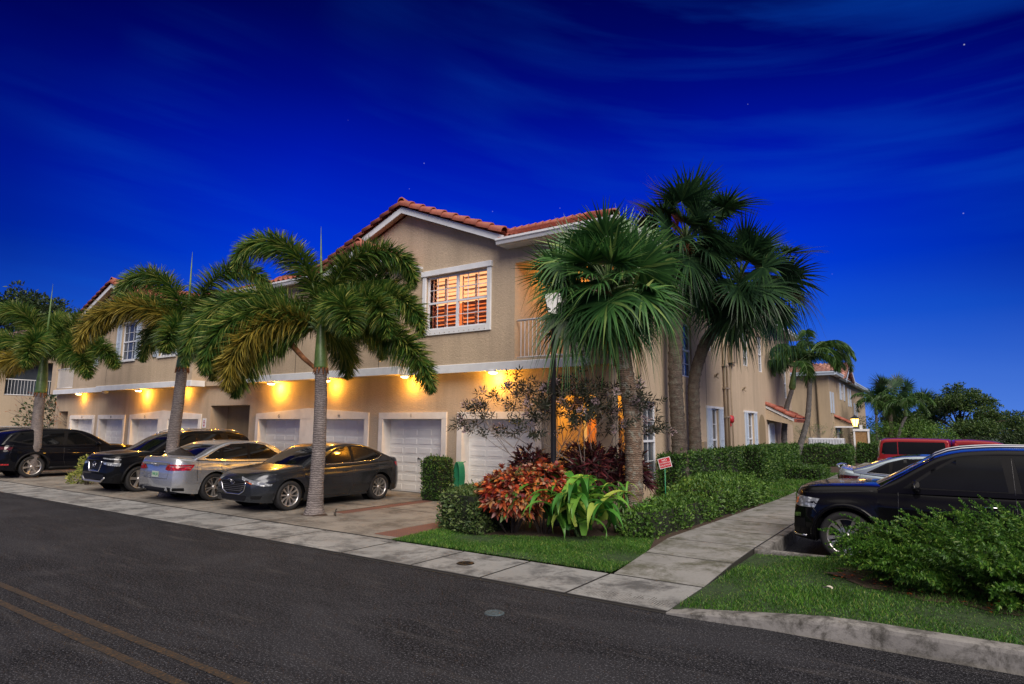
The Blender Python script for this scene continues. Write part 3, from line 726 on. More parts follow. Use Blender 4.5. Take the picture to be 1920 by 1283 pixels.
b=MB(); b.box(XS-.01,XS+.02,17.0,17.12,.3,.55); b.box(XS-.01,XS+.10,19.6,19.9,1.0,1.5); bpart(b,'service_box',M['pipe'])
# small signs on wall
b=MB(); b.bbox(-23.45,-23.2,YL-.012,YL,1.78,2.14,.01); o=bpart(b,'notice_plate',M['white'])
b=MB()
for zc,rr in ((2.02,.055),(1.93,.075)):
    vs=[];n=20
    for k in range(n):
        th=2*PI*k/n; vs+= [(-23.325+rr*math.cos(th),YL-.015,zc+rr*math.sin(th)),(-23.325+(rr-.025)*math.cos(th),YL-.015,zc+(rr-.025)*math.sin(th))]
    b.add(vs,[(2*k,2*((k+1)%n),2*((k+1)%n)+1,2*k+1) for k in range(n)])
b.box(-23.37,-23.28,YL-.016,YL-.013,1.83,1.87); bpart(b,'sign_mark',M['red'],o)
b=MB(); b.bbox(-32.83,-32.72,YL-.08,YL-.046,.95,1.2,.006); bpart(b,'keypad',M['pipe'])
b=MB(); b.box(-37.3,-36.82,YL-.03,YL,1.05,1.28); bpart(b,'wall_stripe',M['trim'])

# ---------------------------------------------------------------- roofs
def tileplane(b,e0,e1,r0,r1,wave=.26,course=.36,amp=.035,mi=0):
    """S-tiled roof plane; e = eave ends, r = ridge ends (world coords)"""
    e0,e1,r0,r1=map(lambda p:np.array(p,float),(e0,e1,r0,r1))
    Lw=np.linalg.norm(e1-e0); Ls=np.linalg.norm((r0+r1)/2-(e0+e1)/2)
    nu=max(6,int(Lw/wave)*6); nv=max(2,int(Ls/course))
    nn=np.cross(e1-e0,r0-e0) if np.linalg.norm(r0-e0)>.1 else np.cross(e1-e0,r1-e0); nn/=np.linalg.norm(nn); nn*= 1 if nn[2]>0 else -1
    # keep the waves straight up the slope: use distance along the eave, clip to the trapezoid
    ex=(e1-e0)/Lw; a0=(r0-e0)@ex; a1=(r1-e0)@ex; up=((r0-e0)-ex*a0)
    V=[];Fc=[]
    rows=[]
    for j in range(nv):
        rows.append((j/nv,.030)); rows.append(((j+1)/nv,-.004))
    for t,off in rows:
        lo=a0*t; hi=Lw+(a1-Lw)*t
        for i in range(nu+1):
            s=lo+(hi-lo)*i/nu
            h=amp*math.cos(2*PI*s/wave)
            V.append(e0+ex*s+up*t+nn*(h+off+.03))
    k=nu+1
    for r in range(len(rows)-1):
        for i in range(nu): Fc.append((r*k+i,r*k+i+1,(r+1)*k+i+1,(r+1)*k+i))
    b.add(V,Fc,mi,False)
def barrel(b,p0,p1,r=.13,step=.36,mi=0):
    """row of half round cap tiles from low end p0 to high end p1"""
    p0,p1=Vector(p0),Vector(p1); L=(p1-p0).length; n=max(1,int(L/step)); d=(p1-p0)/L; q=d.cross(Vector((0,0,1))).normalized(); u=q.cross(d)
    for i in range(n):
        a=p0+d*L*i/n; c=p0+d*(L*(i+1)/n+.05); vs=[];m=10
        for (pp,rr,dz) in ((a,r,.035),(c,r*.80,-.005)):
            for k in range(m+1):
                th=PI*(-.12+1.24*k/m); vs.append(pp+q*rr*math.cos(th)+u*(rr*math.sin(th)+dz))
        for k in range(m+1):
            th=PI*(-.12+1.24*k/m); vs.append(a+q*(r-.02)*math.cos(th)+u*((r-.02)*math.sin(th)+.02))
        fs=[(k,k+1,m+2+k,m+1+k) for k in range(m)]+[(k+1,k,2*m+2+k,2*m+3+k) for k in range(m)]
        b.add(vs,fs,mi,True)
RB=MB(); SL=.405
Ea=6.62
# main hip roof
tileplane(RB,(-9.0,12.45,Ea),(-5.75,12.45,Ea),(-11.3,21.5,Ea+SL*9.05),(-11.2,21.5,Ea+SL*9.05))
tileplane(RB,(MX(-5.75),12.45,Ea),(MX(-9.0),12.45,Ea),(MX(-11.2),21.5,Ea+SL*9.05),(MX(-11.3),21.5,Ea+SL*9.05))
tileplane(RB,(MX(-9.0),13.4,Ea+SL*.95),(-9.0,13.4,Ea+SL*.95),(MX(-11.3),22,Ea+SL*9.55),(-11.3,22,Ea+SL*9.55))
tileplane(RB,(-5.75,12.45,Ea),(-5.75,35.1,Ea),(-11.3,22,Ea+SL*9.55),(-11.3,25.6,Ea+SL*9.55))
RB.add([(MX(-5.75),12.45,Ea),(MX(-5.75),35.1,Ea),(MX(-11.3),25.6,Ea+SL*9.55),(MX(-11.3),22,Ea+SL*9.55),(-5.75,35.1,Ea),(-11.3,25.6,Ea+SL*9.55)],[(0,1,2,3),(1,4,5,2),(2,5,3)])
RB.add([(-11.3,22,Ea+SL*9.55),(-11.3,25.6,Ea+SL*9.55),(MX(-11.3),25.6,Ea+SL*9.55),(MX(-11.3),22,Ea+SL*9.55)],[(0,1,2,3)])
barrel(RB,(-5.75,12.45,Ea+.05),(-11.3,22,Ea+SL*9.55+.05)); barrel(RB,(-11.3,22,10.55),(MX(-11.3),22,10.54))
# front gables
def gableroof(xp,zp,xe0,xe1,yf,yb):
    zz=lambda x:zp-abs(x-xp)*SL
    tileplane(RB,(xe1,yf,zz(xe1)),(xe1,yb,zz(xe1)),(xp,yf,zp),(xp,yb,zp))
    tileplane(RB,(xe0,yb,zz(xe0)),(xe0,yf,zz(xe0)),(xp,yb,zp),(xp,yf,zp))
    for xe in (xe0,xe1): barrel(RB,(xe,yf+.02,zz(xe)+.06),(xp,yf+.02,zp+.06),.14,.40)
    barrel(RB,(xp,yf-.03,zp+.1),(xp,yb,zp+.1),.14,.38)
gableroof(-12.6,8.30,-16.4,-8.92,12.6,19.5); gableroof(MX(-12.6),8.30,MX(-8.92),MX(-16.4),12.6,19.5)
gableroof(-13.95,7.20,-15.85,-12.05,12.2,16.0); gableroof(MX(-13.95),7.20,MX(-12.05),MX(-15.85),12.2,16.0)
roof=bpart(RB,'roof',M['tile'])
# rake boards, gutters, soffits
def rake(xp,zp,xe,yf,yw):
    G_=MB()
    z=lambda x:zp-abs(x-xp)*SL
    a,c=(xe,z(xe)),(xp,zp)
    for (y0,y1,t0,t1,mi) in ((yf,yf+.03,-.02,-.20,0),(yf+.03,yw,-.06,-.10,1)):
        G_.add([(a[0],y0,a[1]+t0),(c[0],y0,c[1]+t0),(c[0],y0,c[1]+t1),(a[0],y0,a[1]+t1),(a[0],y1,a[1]+t0),(c[0],y1,c[1]+t0),(c[0],y1,c[1]+t1),(a[0],y1,a[1]+t1)],
           [(0,1,2,3),(4,7,6,5),(0,4,5,1),(3,2,6,7),(0,3,7,4)],mi)
    bpart(G_,'rake_board',[M['trim'],M['stucco']])
for X in ((lambda x:x),MX):
    for xp,zp,a,c,yf,yw in ((-12.6,8.30,-16.4,-8.92,12.6,YG),(-13.95,7.20,-15.85,-12.05,12.2,YC)):
        rake(X(xp),zp,X(a),yf,yw); rake(X(xp),zp,X(c),yf,yw)
def gutter(b,p0,p1,w=.13,h=.15):
    """K style gutter from p0 to p1 with its back at the line"""
    p0,p1=Vector(p0),Vector(p1); d=(p1-p0).normalized(); q=Vector((d.y,-d.x,0))
    prof=[(0,0),(0,-h),(w*.55,-h),(w*.75,-h*.55),(w,-h*.35),(w,0),(w-.015,0),(w-.015,-.02),(.01,-.02)]
    vs=[p0+q*a+Vector((0,0,z)) for a,z in prof]+[p1+q*a+Vector((0,0,z)) for a,z in prof]; n=len(prof)
    b.add(vs,[(i,(i+1)%n,n+(i+1)%n,n+i) for i in range(n)]+[tuple(range(n)),tuple(range(n,2*n))[::-1]])
G_=MB(); gutter(G_,(-9.0,12.47,Ea+.03),(-5.7,12.47,Ea+.03)); gutter(G_,(-5.75,12.4,Ea+.03),(-5.75,35.1,Ea+.03))
gutter(G_,(-12.08,12.22,6.44),(-12.08,12.92,6.44)); gutter(G_,(MX(-5.7),12.47,Ea+.03),(MX(-9.0),12.47,Ea+.03)); gutter(G_,(MX(-12.4),12.2,Ea),(MX(-20.3),12.2,Ea)); gutter(G_,(-20.3,12.2,Ea-.05),(-15.9,12.2,Ea-.05))
G_.box(-9.0,-6.2,12.5,12.92,Ea-.12,Ea-.08); G_.box(-6.18,-5.75,12.5,35.0,Ea-.12,Ea-.08)
G_.box(-20.3,-15.9,12.2,12.5,Ea-.12,Ea-.08)
bpart(G_,'gutter',M['metal_w'])
W2=MB(); W2.add([(-20.3,12.2,Ea),(-16.5,12.2,Ea),(-16.5,14.5,Ea+SL*2.3),(-20.3,14.5,Ea+SL*2.3)],[(0,1,2,3)])
W2=MB(); tileplane(W2,(-20.5,12.15,Ea-.05),(-15.6,12.15,Ea-.05),(-20.5,13.6,Ea+SL*1.4),(-15.6,13.6,Ea+SL*1.4)); bpart(W2,'lean_roof',M['tile']); W2=MB(); tileplane(W2,(MX(-15.6),12.15,Ea-.05),(MX(-20.5),12.15,Ea-.05),(MX(-15.6),13.6,Ea+SL*1.4),(MX(-20.5),13.6,Ea+SL*1.4))
bpart(W2,'lean_roof',M['tile'])
# entrance canopy on the side wall
C_=MB(); y0,y1=28.75,31.6; zx=lambda x:2.95-(x-XS)*.52
C_.add([(XS,y0,zx(XS)-.16),(XS+1.05,y0,zx(XS+1.05)-.16),(XS+1.05,y0,zx(XS+1.05)-.30),(XS,y0,2.33)],[(0,1,2,3)],1)
C_.add([(XS,y0,2.3),(XS+1.05,y0,2.3),(XS+1.05,y1,2.3),(XS,y1,2.3)],[(0,1,2,3)],1)
C_.prism([(XS,zx(XS)),(XS+1.12,zx(XS+1.12)),(XS+1.12,zx(XS+1.12)-.12),(XS,zx(XS)-.12)],1,y0-.04,y1,2)
tileplane(C_,(XS+1.15,y0-.04,zx(XS+1.15)+.02),(XS+1.15,y1,zx(XS+1.15)+.02),(XS,y0-.04,zx(XS)+.02),(XS,y1,zx(XS)+.02)); barrel(C_,(XS+1.15,y0,zx(XS+1.15)+.06),(XS,y0,zx(XS)+.06),.12,.34)
gutter(C_,(XS+1.13,y0-.06,zx(XS+1.13)),(XS+1.13,y1,zx(XS+1.13)),.12,.15)
bpart(C_,'entrance_canopy',[M['tile'],M['stucco'],M['trim']])

# ================================================================== FAR BUILDING
FB=empty('apartment_building',(-7.1,55,0),0,'tan two storey building with pale blue shutters behind the street lamp','building')
FI=Matrix.Translation((7.1,-55,0))
def fpart(b,name,m,parent=None):
    o=b.build(name,m); o.parent=parent or FB; o.data.transform(FI); return o
FX=-7.05
b=MB()
fw=[(55.9,56.6,3.3,4.9,.1),(62,64.2,4.6,6.0,.1),(67.8,69.0,4.2,5.8,.1),(72.5,74,2.9,4.6,.1)]
wall(b,'x',1,FX,55,84,0,6.4,fw); wall(b,'y',-1,55,-26,FX,0,6.4)
b.add([(FX,59.8,6.4),(FX,65.4,6.4),(FX,62.6,7.5)],[(0,1,2)])
b.add([(FX,84,0),(-26,84,0),(-26,84,6.4),(FX,84,6.4)],[(0,1,2,3)])
b.box(-8.55,-8.4,54.93,55,0,6.2); b.box(-10.6,-10.58,54.99,55,0,6.2)
fpart(b,'wall',M['stucco_far'])
b=MB(); tileplane(b,(-26.5,54.5,6.45),(-6.55,54.5,6.45),(-26.5,62,9.4),(-12.5,62,9.4),.34,.5,.05); tileplane(b,(-6.55,54.5,6.45),(-6.55,84.5,6.45),(-12.5,62,9.4),(-12.5,78,9.4),.34,.5,.05)
tileplane(b,(-6.2,66.3,6.2),(-12,66.3,6.2),(-6.2,62.6,7.9),(-12,62.6,7.9),.34,.5,.05); tileplane(b,(-12,58.9,6.2),(-6.2,58.9,6.2),(-12,62.6,7.9),(-6.2,62.6,7.9),.34,.5,.05)
fpart(b,'roof',M['tile_far'])
b=MB(); gutter(b,(-26.5,54.45,6.5),(-6.5,54.45,6.5),.16,.3); gutter(b,(-6.5,54.45,6.5),(-6.5,59,6.5),.16,.25); gutter(b,(-6.5,66.4,6.5),(-6.5,84.5,6.5),.16,.25)
for (ya,yb,za,zb) in ((58.9,62.6,6.15,7.85),(62.6,66.3,7.85,6.15)): b.add([(-6.18,ya,za),(-6.18,yb,zb),(-6.18,yb,zb-.3),(-6.18,ya,za-.3)],[(0,1,2,3)])
b.box(-6.95,-6.5,54.5,84,6.32,6.36)
fpart(b,'gutter',M['shutter'])
b=MB(); b.tube([(-7.9,54.9,.2),(-7.9,54.9,6.1),(-7.9,54.5,6.35)],.07); b.tube([(-12.2,54.9,.2),(-12.2,54.9,6.1),(-12.2,54.5,6.35)],.06); fpart(b,'downspout',M['pipe'])
for h in fw:
    b=MB(); b.box(FX-.09,FX-.07,h[0],h[1],h[2],h[3]); o=fpart(b,'window',M['wglass'])
    b=MB(); m_=(h[2]+h[3])/2; b.box(FX-.07,FX-.04,h[0],h[1],m_-.03,m_+.03); b.box(FX-.07,FX-.04,h[0],h[0]+.05,h[2],h[3]); b.box(FX-.07,FX-.04,h[1]-.05,h[1],h[2],h[3])
    if h[1]-h[0]>2: b.box(FX-.07,FX-.03,(h[0]+h[1])/2-.1,(h[0]+h[1])/2+.1,h[2],h[3])
    fpart(b,'frame',M['frame'],o)
    for a0 in (h[0]-.62,h[1]+.04):
        b=MB(); b.box(FX+.005,FX+.06,a0,a0+.58,h[2]-.05,h[3]+.05)
        k=h[2]
        while k<h[3]-.05: b.box(FX+.06,FX+.075,a0+.06,a0+.52,k,k+.05); k+=.1
        fpart(b,'shutter',M['shutter'],o)
b=MB(); b.add([(FX,57.2,2.95),(FX,60.9,2.95),(FX+1.3,60.9,2.3),(FX+1.3,57.2,2.3)],[(0,1,2,3)]); tileplane(b,(FX+1.3,57.2,2.35),(FX+1.3,60.9,2.35),(FX,57.2,3.0),(FX,60.9,3.0)); barrel(b,(FX+1.3,57.2,2.4),(FX,57.2,3.05),.14,.4); b.prism([(FX,2.9),(FX+1.3,2.25),(FX+1.3,2.1),(FX,2.1)],1,57.25,57.4,1); b.box(FX,FX+1.32,57.15,57.24,2.1,2.22,2)
fpart(b,'entrance_canopy',[M['tile'],M['stucco_far'],M['trim']])
b=MB(); b.box(FX+.01,FX+.06,58.2,59.1,0,2.1); b.box(FX+.01,FX+.04,59.2,59.8,.6,2.0,1); fpart(b,'side_door',[M['trim'],M['wglass']])

# ---------------------------------------------------------------- far left house
LH=empty('tile_roofed_house',(-51,14,0),0,'house with mauve tiled roof and balcony railing at the far left edge','house')
LI=Matrix.Translation((51,-14,0))
def lpart(b,name,m):
    o=b.build(name,m); o.parent=LH; o.data.transform(LI); return o
b=MB(); wall(b,'x',1,-47.5,12.8,26,0,6.6,[(14,17,3.6,5.8,.9),(19,20,3.8,5.4,.12)]); wall(b,'y',-1,12.8,-60,-47.5,0,6.6,[(-50.8,-48.3,3.6,5.8,.9),(-55,-53.8,3.9,5.5,.12)]); lpart(b,'wall',M['stucco'])
for q_ in ((-50.8,-48.3,13.6,13.69,3.6,5.8),(-55,-53.8,12.91,12.93,3.9,5.5),(-48.39,-48.3,14,17,3.6,5.8),(-47.63,-47.61,19,20,3.8,5.4)):
    b=MB(); b.box(*q_); lpart(b,'window',M['wglass'])
b=MB(); tileplane(b,(-60.5,12.2,6.6),(-47,12.2,6.6),(-60.5,18,9.0),(-52.8,18,9.0),.34,.45,.05); tileplane(b,(-47,12.2,6.6),(-47,27,6.6),(-52.8,18,9.0),(-52.8,21,9.0),.34,.45,.05); lpart(b,'roof',M['tile_mauve'])
b=MB(); railing(b,(-50.8,12.85),(-48.3,12.85),3.6,4.6,.16); railing(b,(-47.55,14),(-47.55,17),3.6,4.6,.16); lpart(b,'balcony_railing',M['metal_w'])
# ================================================================== VEHICLES
def hermite(xs,pts):
    P=sorted(pts); px=np.array([p[0] for p in P]); py=np.array([p[1] for p in P]); n=len(px)
    d=np.diff(py)/np.diff(px); m=np.zeros(n); m[0]=d[0]; m[-1]=d[-1]
    for i in range(1,n-1):
        m[i]=0 if d[i-1]*d[i]<=0 else 2*d[i-1]*d[i]/(d[i-1]+d[i])*1.0
    xs=np.clip(xs,px[0],px[-1]); k=np.clip(np.searchsorted(px,xs)-1,0,n-2); h=px[k+1]-px[k]; t=(xs-px[k])/h
    return (2*t**3-3*t**2+1)*py[k]+(t**3-2*t**2+t)*h*m[k]+(-2*t**3+3*t**2)*py[k+1]+(t**3-t**2)*h*m[k+1]

class Car: pass
def project_patch(bvhs,poly,frame,offset=.004,step=.06,maxd=6):
    """poly in (u,v) of frame=(origin,u,v,dir); cast along dir on to bvhs."""
    o,u,v,d=frame
    bm=bmesh.new(); vs=[bm.verts.new((p[0],p[1],0)) for p in poly]; f=bm.faces.new(vs)
    us=[p[0] for p in poly]; vv=[p[1] for p in poly]
    for ax,lst in ((0,us),(1,vv)):
        k=math.floor(min(lst)/step)*step+step
        while k<max(lst):
            co=(k,0,0) if ax==0 else (0,k,0); no=(1,0,0) if ax==0 else (0,1,0)
            bmesh.ops.bisect_plane(bm,geom=bm.verts[:]+bm.edges[:]+bm.faces[:],plane_co=co,plane_no=no); k+=step
    bmesh.ops.triangulate(bm,faces=[f for f in bm.faces if len(f.verts)>4])
    bm.verts.index_update(); V=[];ok=[]
    for q in bm.verts:
        org=o+u*q.co.x+v*q.co.y; best=None
        for t in bvhs:
            h=t.ray_cast(org,d,maxd)
            if h[0] is not None and (best is None or h[3]<best[3]): best=h
        if best is None: V.append(org+d*maxd*.3); ok.append(False)
        else:
            n=best[1]; n=n if n.dot(d)<0 else -n
            V.append(best[0]+(n*.6-d*.4)*offset); ok.append(True)
    Fs=[tuple(w.index for w in f.verts) for f in bm.faces if all(ok[w.index] for w in f.verts)]
    bm.free(); return V,Fs
def project_line(bvhs,pts,frame,offset=.002,sub=.06):
    o,u,v,d=frame; out=[]
    for a,b_ in zip(pts,pts[1:]):
        L=math.hypot(b_[0]-a[0],b_[1]-a[1]); n=max(1,int(L/sub))
        for i in range(n+ (1 if b_ is pts[-1] else 0)):
            t=i/n; p=(a[0]+(b_[0]-a[0])*t,a[1]+(b_[1]-a[1])*t)
            org=o+u*p[0]+v*p[1]; best=None
            for tr in bvhs:
                h=tr.ray_cast(org,d,6)
                if h[0] is not None and (best is None or h[3]<best[3]): best=h
            if best is not None: out.append(best[0]-d*offset)
    return out

def make_car(name,label,cat,s):
    L,Wd,H=s['L'],s['W'],s['H']; xf=L/2; xr=-L/2; r=s['r']; fo=s['fo']; wf=xf-fo; wr=wf-s['wb']; hw=Wd/2
    zb=s.get('zb',.2); Ra=r+s.get('gap',.055); zc=r
    root=empty(name,(0,0,0)); tag(root,label,cat)
    D=lambda d:xf-d                     # distance from nose -> local x
    top=[(D(d),z) for d,z in s['top']]; gh=[(D(d),z) for d,z in s['gh']]; belt=[(D(d),z) for d,z in s['belt']]
    pf=s.get('pf',.24); pr=s.get('pr',.15); lf=s.get('lf',.75); lr=s.get('lr',.6)
    def plan(x):
        w=1.0
        if x>xf-lf: w-=pf*((x-(xf-lf))/lf)**2.6
        if x<xr+lr: w-=pr*(((xr+lr)-x)/lr)**2.6
        return w*hw
    def vprof(zn):
        return float(np.interp(zn,[0,.08,.20,.26,.45,.62,.745,.785,.92,1.0],[.925,.952,.962,.990,.997,.992,1.0,.978,.962,.925]))
    zsh=lambda x:float(hermite(np.array([x]),top)[0])
    xs=set(np.linspace(xr,xf,64).tolist())
    for d in (.015,.04,.08): xs|={xf-d,xr+d}
    for wx in (wf,wr):
        xs={x for x in xs if abs(x-wx)>Ra+.015}
        for k in range(17):
            xs.add(wx+Ra*math.cos(PI*k/16))
        xs|={wx+Ra+.006,wx-Ra-.006}
    xs=sorted(xs)
    SR=np.array([0,.06,.14,.20,.26,.36,.48,.58,.68,.745,.785,.87,.94,1.0]); TR=[(.03,.35),(.08,.6),(.16,.78),(.32,.92),(.6,.985),(1.0,1.0)]
    crown=s.get('crown',.05)
    bulgeF=s.get('bf',.10); bulgeR=s.get('br',.08)
    def shape(x,z,y):
        # round the nose/tail in plan and in side view
        zt=zsh(x); 
        if x>xf-.5:
            t=(x-(xf-.5))/.5; zn=(z-.48)/.45; x=x-t*t*(bulgeF*zn*zn*(1.0 if z>.48 else .6)+s.get('cf',.16)*(abs(y)/hw)**2.4)
        elif x<xr+.5:
            t=((xr+.5)-x)/.5; zn=(z-.55)/.5; x=x+t*t*(bulgeR*zn*zn+s.get('cr',.10)*(abs(y)/hw)**2.4)
        return x
    rings=[]
    for x in xs:
        zt=zsh(x); b0=zb+ (.04*max(0,(x-(xf-.6))/.6)) + (.10*max(0,((xr+.6)-x)/.6))
        for wx in (wf,wr):
            if abs(x-wx)<=Ra+1e-6: b0=max(b0,zc+math.sqrt(max(0,Ra*Ra-(x-wx)**2)))
        b0=min(b0,zt-.12); zs=zt-crown*.55
        ring=[]
        for q in SR:
            z=b0+(zs-b0)*q; y=plan(x)*vprof((z-zb)/max(.2,(zs-zb)))
            for wx in (wf,wr):   # slight flare over the arches
                dd=math.hypot(x-wx,z-zc)
                if z>zc and dd<Ra+.16: y+=s.get('flare',.014)*(1-(dd-Ra)/.16)
            ring.append((x,y,z))
        ye=ring[-1][1]
        for u,hh in TR: ring.append((x,ye*(1-u),zs+(zt-zs+crown*.45)*hh))
        ring=[(shape(*[p[0],p[2],p[1]]),p[1],p[2]) for p in ring]
        rings.append(ring)
    nr=len(rings[0]); V=[];Fs=[]
    full=2*nr-1
    for ring in rings:
        V+=ring+[(p[0],-p[1],p[2]) for p in ring[-2::-1]]
    for i in range(len(rings)-1):
        for k in range(full-1): Fs.append((i*full+k,i*full+k+1,(i+1)*full+k+1,(i+1)*full+k))
    for i,rev in ((0,True),(len(rings)-1,False)):
        for k in range(nr-1):
            q=(i*full+k,i*full+k+1,i*full+full-2-k,i*full+full-1-k)
            if k==nr-2: q=(i*full+k,i*full+k+1,i*full+full-1-k)
            Fs.append(q[::-1] if rev else q)
    body=MB(); body.add(V,Fs,0,True)
    # greenhouses
    ghs=[]
    def greenhouse(gh,belt):
        g=MB(); gx0,gx1=min(p[0] for p in gh),max(p[0] for p in gh)
        X=np.unique(np.concatenate([np.linspace(gx0,gx1,44),np.array([gx0+.01,gx1-.01])])); R_=[]
        tum=s.get('tum',.34)
        for x in X:
            gz=float(hermite(np.array([x]),gh)[0]); bz=float(hermite(np.array([x]),belt)[0]); bz=min(bz,gz-.002)-.03
            wb_=plan(x)*.955; hgt=gz-bz; rc=min(.09,hgt*.45); ring=[]
            wt=lambda z:wb_-tum*(z-bz)*(.55+.45*(z-bz)/max(.1,H-bz))
            for q in (0,.2,.4,.6,.8,1.0): z=bz+(hgt-rc)*q; ring.append((x,wt(z),z))
            ye=ring[-1][1]
            for k in (1,2,3,4,5): th=PI/2*k/5; ring.append((x,ye-rc*1.1*(1-math.cos(th)),gz-rc+rc*math.sin(th)))
            y2=ring[-1][1]
            for u in (.3,.65,1.0): ring.append((x,y2*(1-u),gz+.022*u*min(1,hgt*2)))
            cx=(gx1+gx0)/2
            fr=max(0,(x-(cx+(gx1-cx)*.15))/((gx1-cx)*.85)); rr=max(0,((cx-(cx-gx0)*.3)-x)/((cx-gx0)*.7))
            ring=[(p[0]-fr*s.get('wcurve',.20)*(abs(p[1])/hw)**2.2+rr*.13*(abs(p[1])/hw)**2.2,p[1],p[2]) for p in ring]
            R_.append(ring)
        n_=len(R_[0]); full=2*n_-1; V=[];Fs=[]
        for ring in R_: V+=ring+[(p[0],-p[1],p[2]) for p in ring[-2::-1]]
        for i in range(len(R_)-1):
            for k in range(full-1): Fs.append((i*full+k,i*full+k+1,(i+1)*full+k+1,(i+1)*full+k))
        for i,rev in ((0,True),(len(R_)-1,False)):
            for k in range(n_-1):
                q=(i*full+k,i*full+k+1,i*full+full-2-k,i*full+full-1-k)
                if k==n_-2: q=(i*full+k,i*full+k+1,i*full+full-1-k)
                Fs.append(q[::-1] if rev else q)
        return V,Fs
    gv,gf=greenhouse(gh,belt); body.add(gv,gf,0,True); gset=[(gv,gf)]
    for (g2,b2) in s.get('extra_gh',[]):
        v2,f2=greenhouse([(D(d),z) for d,z in g2],[(D(d),z) for d,z in b2]); body.add(v2,f2,0,True); gset.append((v2,f2))
    bo=body.build('body',s['paint'],root)
    bvh_b=BVHTree.FromPolygons([Vector(v) for v in V],Fs); bvh_g=[BVHTree.FromPolygons([Vector(v) for v in a],b_) for a,b_ in gset]
    allb=[bvh_b]+bvh_g
    Z=Vector((0,0,1)); X_=Vector((1,0,0)); Y_=Vector((0,1,0))
    side={1:(Vector((0,3,0)),X_,Z,-Y_),-1:(Vector((0,-3,0)),X_,Z,Y_)}
    front=(Vector((xf+2,0,0)),Y_,Z,-X_); rear=(Vector((xr-2,0,0)),Y_,Z,X_)
    def diag(sx,sy,ang=35):
        a=math.radians(ang); d=Vector((-sx*math.cos(a),-sy*math.sin(a),0)); o=Vector(((xf if sx>0 else xr)*.75,0,0))-d*3.2+Vector((0,sy*hw*.5,0)); u=Vector((-sx*math.sin(a)*1,sy*math.cos(a),0)); return (o,u,Z,d)
    # inner dark body: wheel wells + floor
    inn=MB(); inn.box(xr+.25,xf-.3,-hw*.80,hw*.80,zb+.02,min(.62,zsh(0)-.25))
    for wx in (wf,wr):
        for sy in (1,-1):
            n=16; vs=[]
            for k in range(n+1):
                th=PI*k/n*1.16-.08*PI; vs+= [(wx+(Ra-.002)*math.cos(th),sy*hw*.955,zc+(Ra-.002)*math.sin(th)),(wx+(Ra-.002)*math.cos(th),sy*hw*.62,zc+(Ra-.002)*math.sin(th))]
            inn.add(vs,[(2*k,2*k+1,2*k+3,2*k+2) for k in range(n)])
            inn.add([(wx+(Ra-.002)*math.cos(t),sy*hw*.62,zc+(Ra-.002)*math.sin(t)) for t in [2*PI*k/16 for k in range(16)]],[tuple(range(16))])
    inn.build('underbody',M['plastic'],root)
    # wheels
    def wheel(wx,sy):
        w=MB(); tw=s.get('tw',.215); y0=0
        prof=[(r*.70,-tw*.40),(r*.74,-tw*.48),(r*.90,-tw*.5),(r*.975,-tw*.44),(r,-tw*.33),(r,tw*.33),(r*.975,tw*.44),(r*.90,tw*.5),(r*.74,tw*.48),(r*.70,tw*.40)]
        w.lathe(prof,36,axis=1); t=w.build('wheel',M['rubber'],root); t.location=(wx,sy*(hw-.125),r)
        rm=MB(); rr=r*.715; oy=sy*tw*.40
        rm.lathe([(rr,oy*1.08),(rr*.955,oy*1.05),(rr*.93,oy*.55),(rr*.93,-oy*.6)],32,axis=1)
        rm.lathe([(rr*.9,-oy*.1),(0,-oy*.1)],24,axis=1,mi=1)
        rm.lathe([(0,oy*1.0),(rr*.10,oy*1.0),(rr*.22,oy*.85),(rr*.22,oy*.2)],16,axis=1)
        rm.lathe([(rr*.62,oy*.15),(rr*.62,-oy*.05)],20,axis=1,mi=2)
        ns=s.get('spokes',10); pair=s.get('pair',False)
        for k in range(ns):
            th=2*PI*k/ns+(.1 if not pair else (.13 if k%2 else -.13)*1.0)
            c,sn=math.cos(th),math.sin(th); sw=s.get('sw',.020)
            pts=[]
            for (rad,hwid,yy) in ((rr*.14,sw*1.05,oy*.84),(rr*.55,sw*.8,oy*.80),(rr*.95,sw*1.25,oy*1.0)):
                for sd in (-1,1): pts.append((rad*c-sd*hwid*sn,yy,rad*sn+sd*hwid*c))
            for (rad,hwid,yy) in ((rr*.14,sw*1.2,oy*.45),(rr*.55,sw,oy*.45),(rr*.95,sw*1.4,oy*.5)):
                for sd in (-1,1): pts.append((rad*c-sd*hwid*sn,yy,rad*sn+sd*hwid*c))
            rm.add(pts,[(0,1,3,2),(2,3,5,4),(6,8,9,7),(8,10,11,9),(0,2,8,6),(2,4,10,8),(1,7,9,3),(3,9,11,5)])
        o=rm.build('rim',[M['alloy'],M['black'],M['pipe']],t); return t
    for wx in (wf,wr):
        for sy in (1,-1): wheel(wx,sy)
    def patch(nm,poly,frame,m,off=.004,step=.06,bv=None,parent=None,thick=.003):
        v,f=project_patch(bv or allb,poly,frame,off,step)
        if not f: return None
        b=MB(); b.add(v,f,0,True); o=b.build(nm,m,parent or root); return o
    def line(nm,pts,frames,m,rad=.004,off=.0,bv=None,parent=None):
        b=MB()
        for fr in frames:
            for pl in pts:
                q=project_line(bv or allb,pl,fr,off)
                if len(q)>1: b.tube(q,rad,5,smooth=True)
        return b.build(nm,m,parent or root)
    c=Car(); c.__dict__.update(locals())
    # glass
    if 'ws' in s:  # windshield (z0,z1, half widths)
        z0,z1,w0,w1=s['ws']; patch('windshield',[(-w0,z0),(-w0*.5,z0-.015),(w0*.5,z0-.015),(w0,z0),(w1,z1),(w1*.5,z1+.012),(-w1*.5,z1+.012),(-w1,z1)],front,M['glass'],.004,.08,bvh_g[:1])
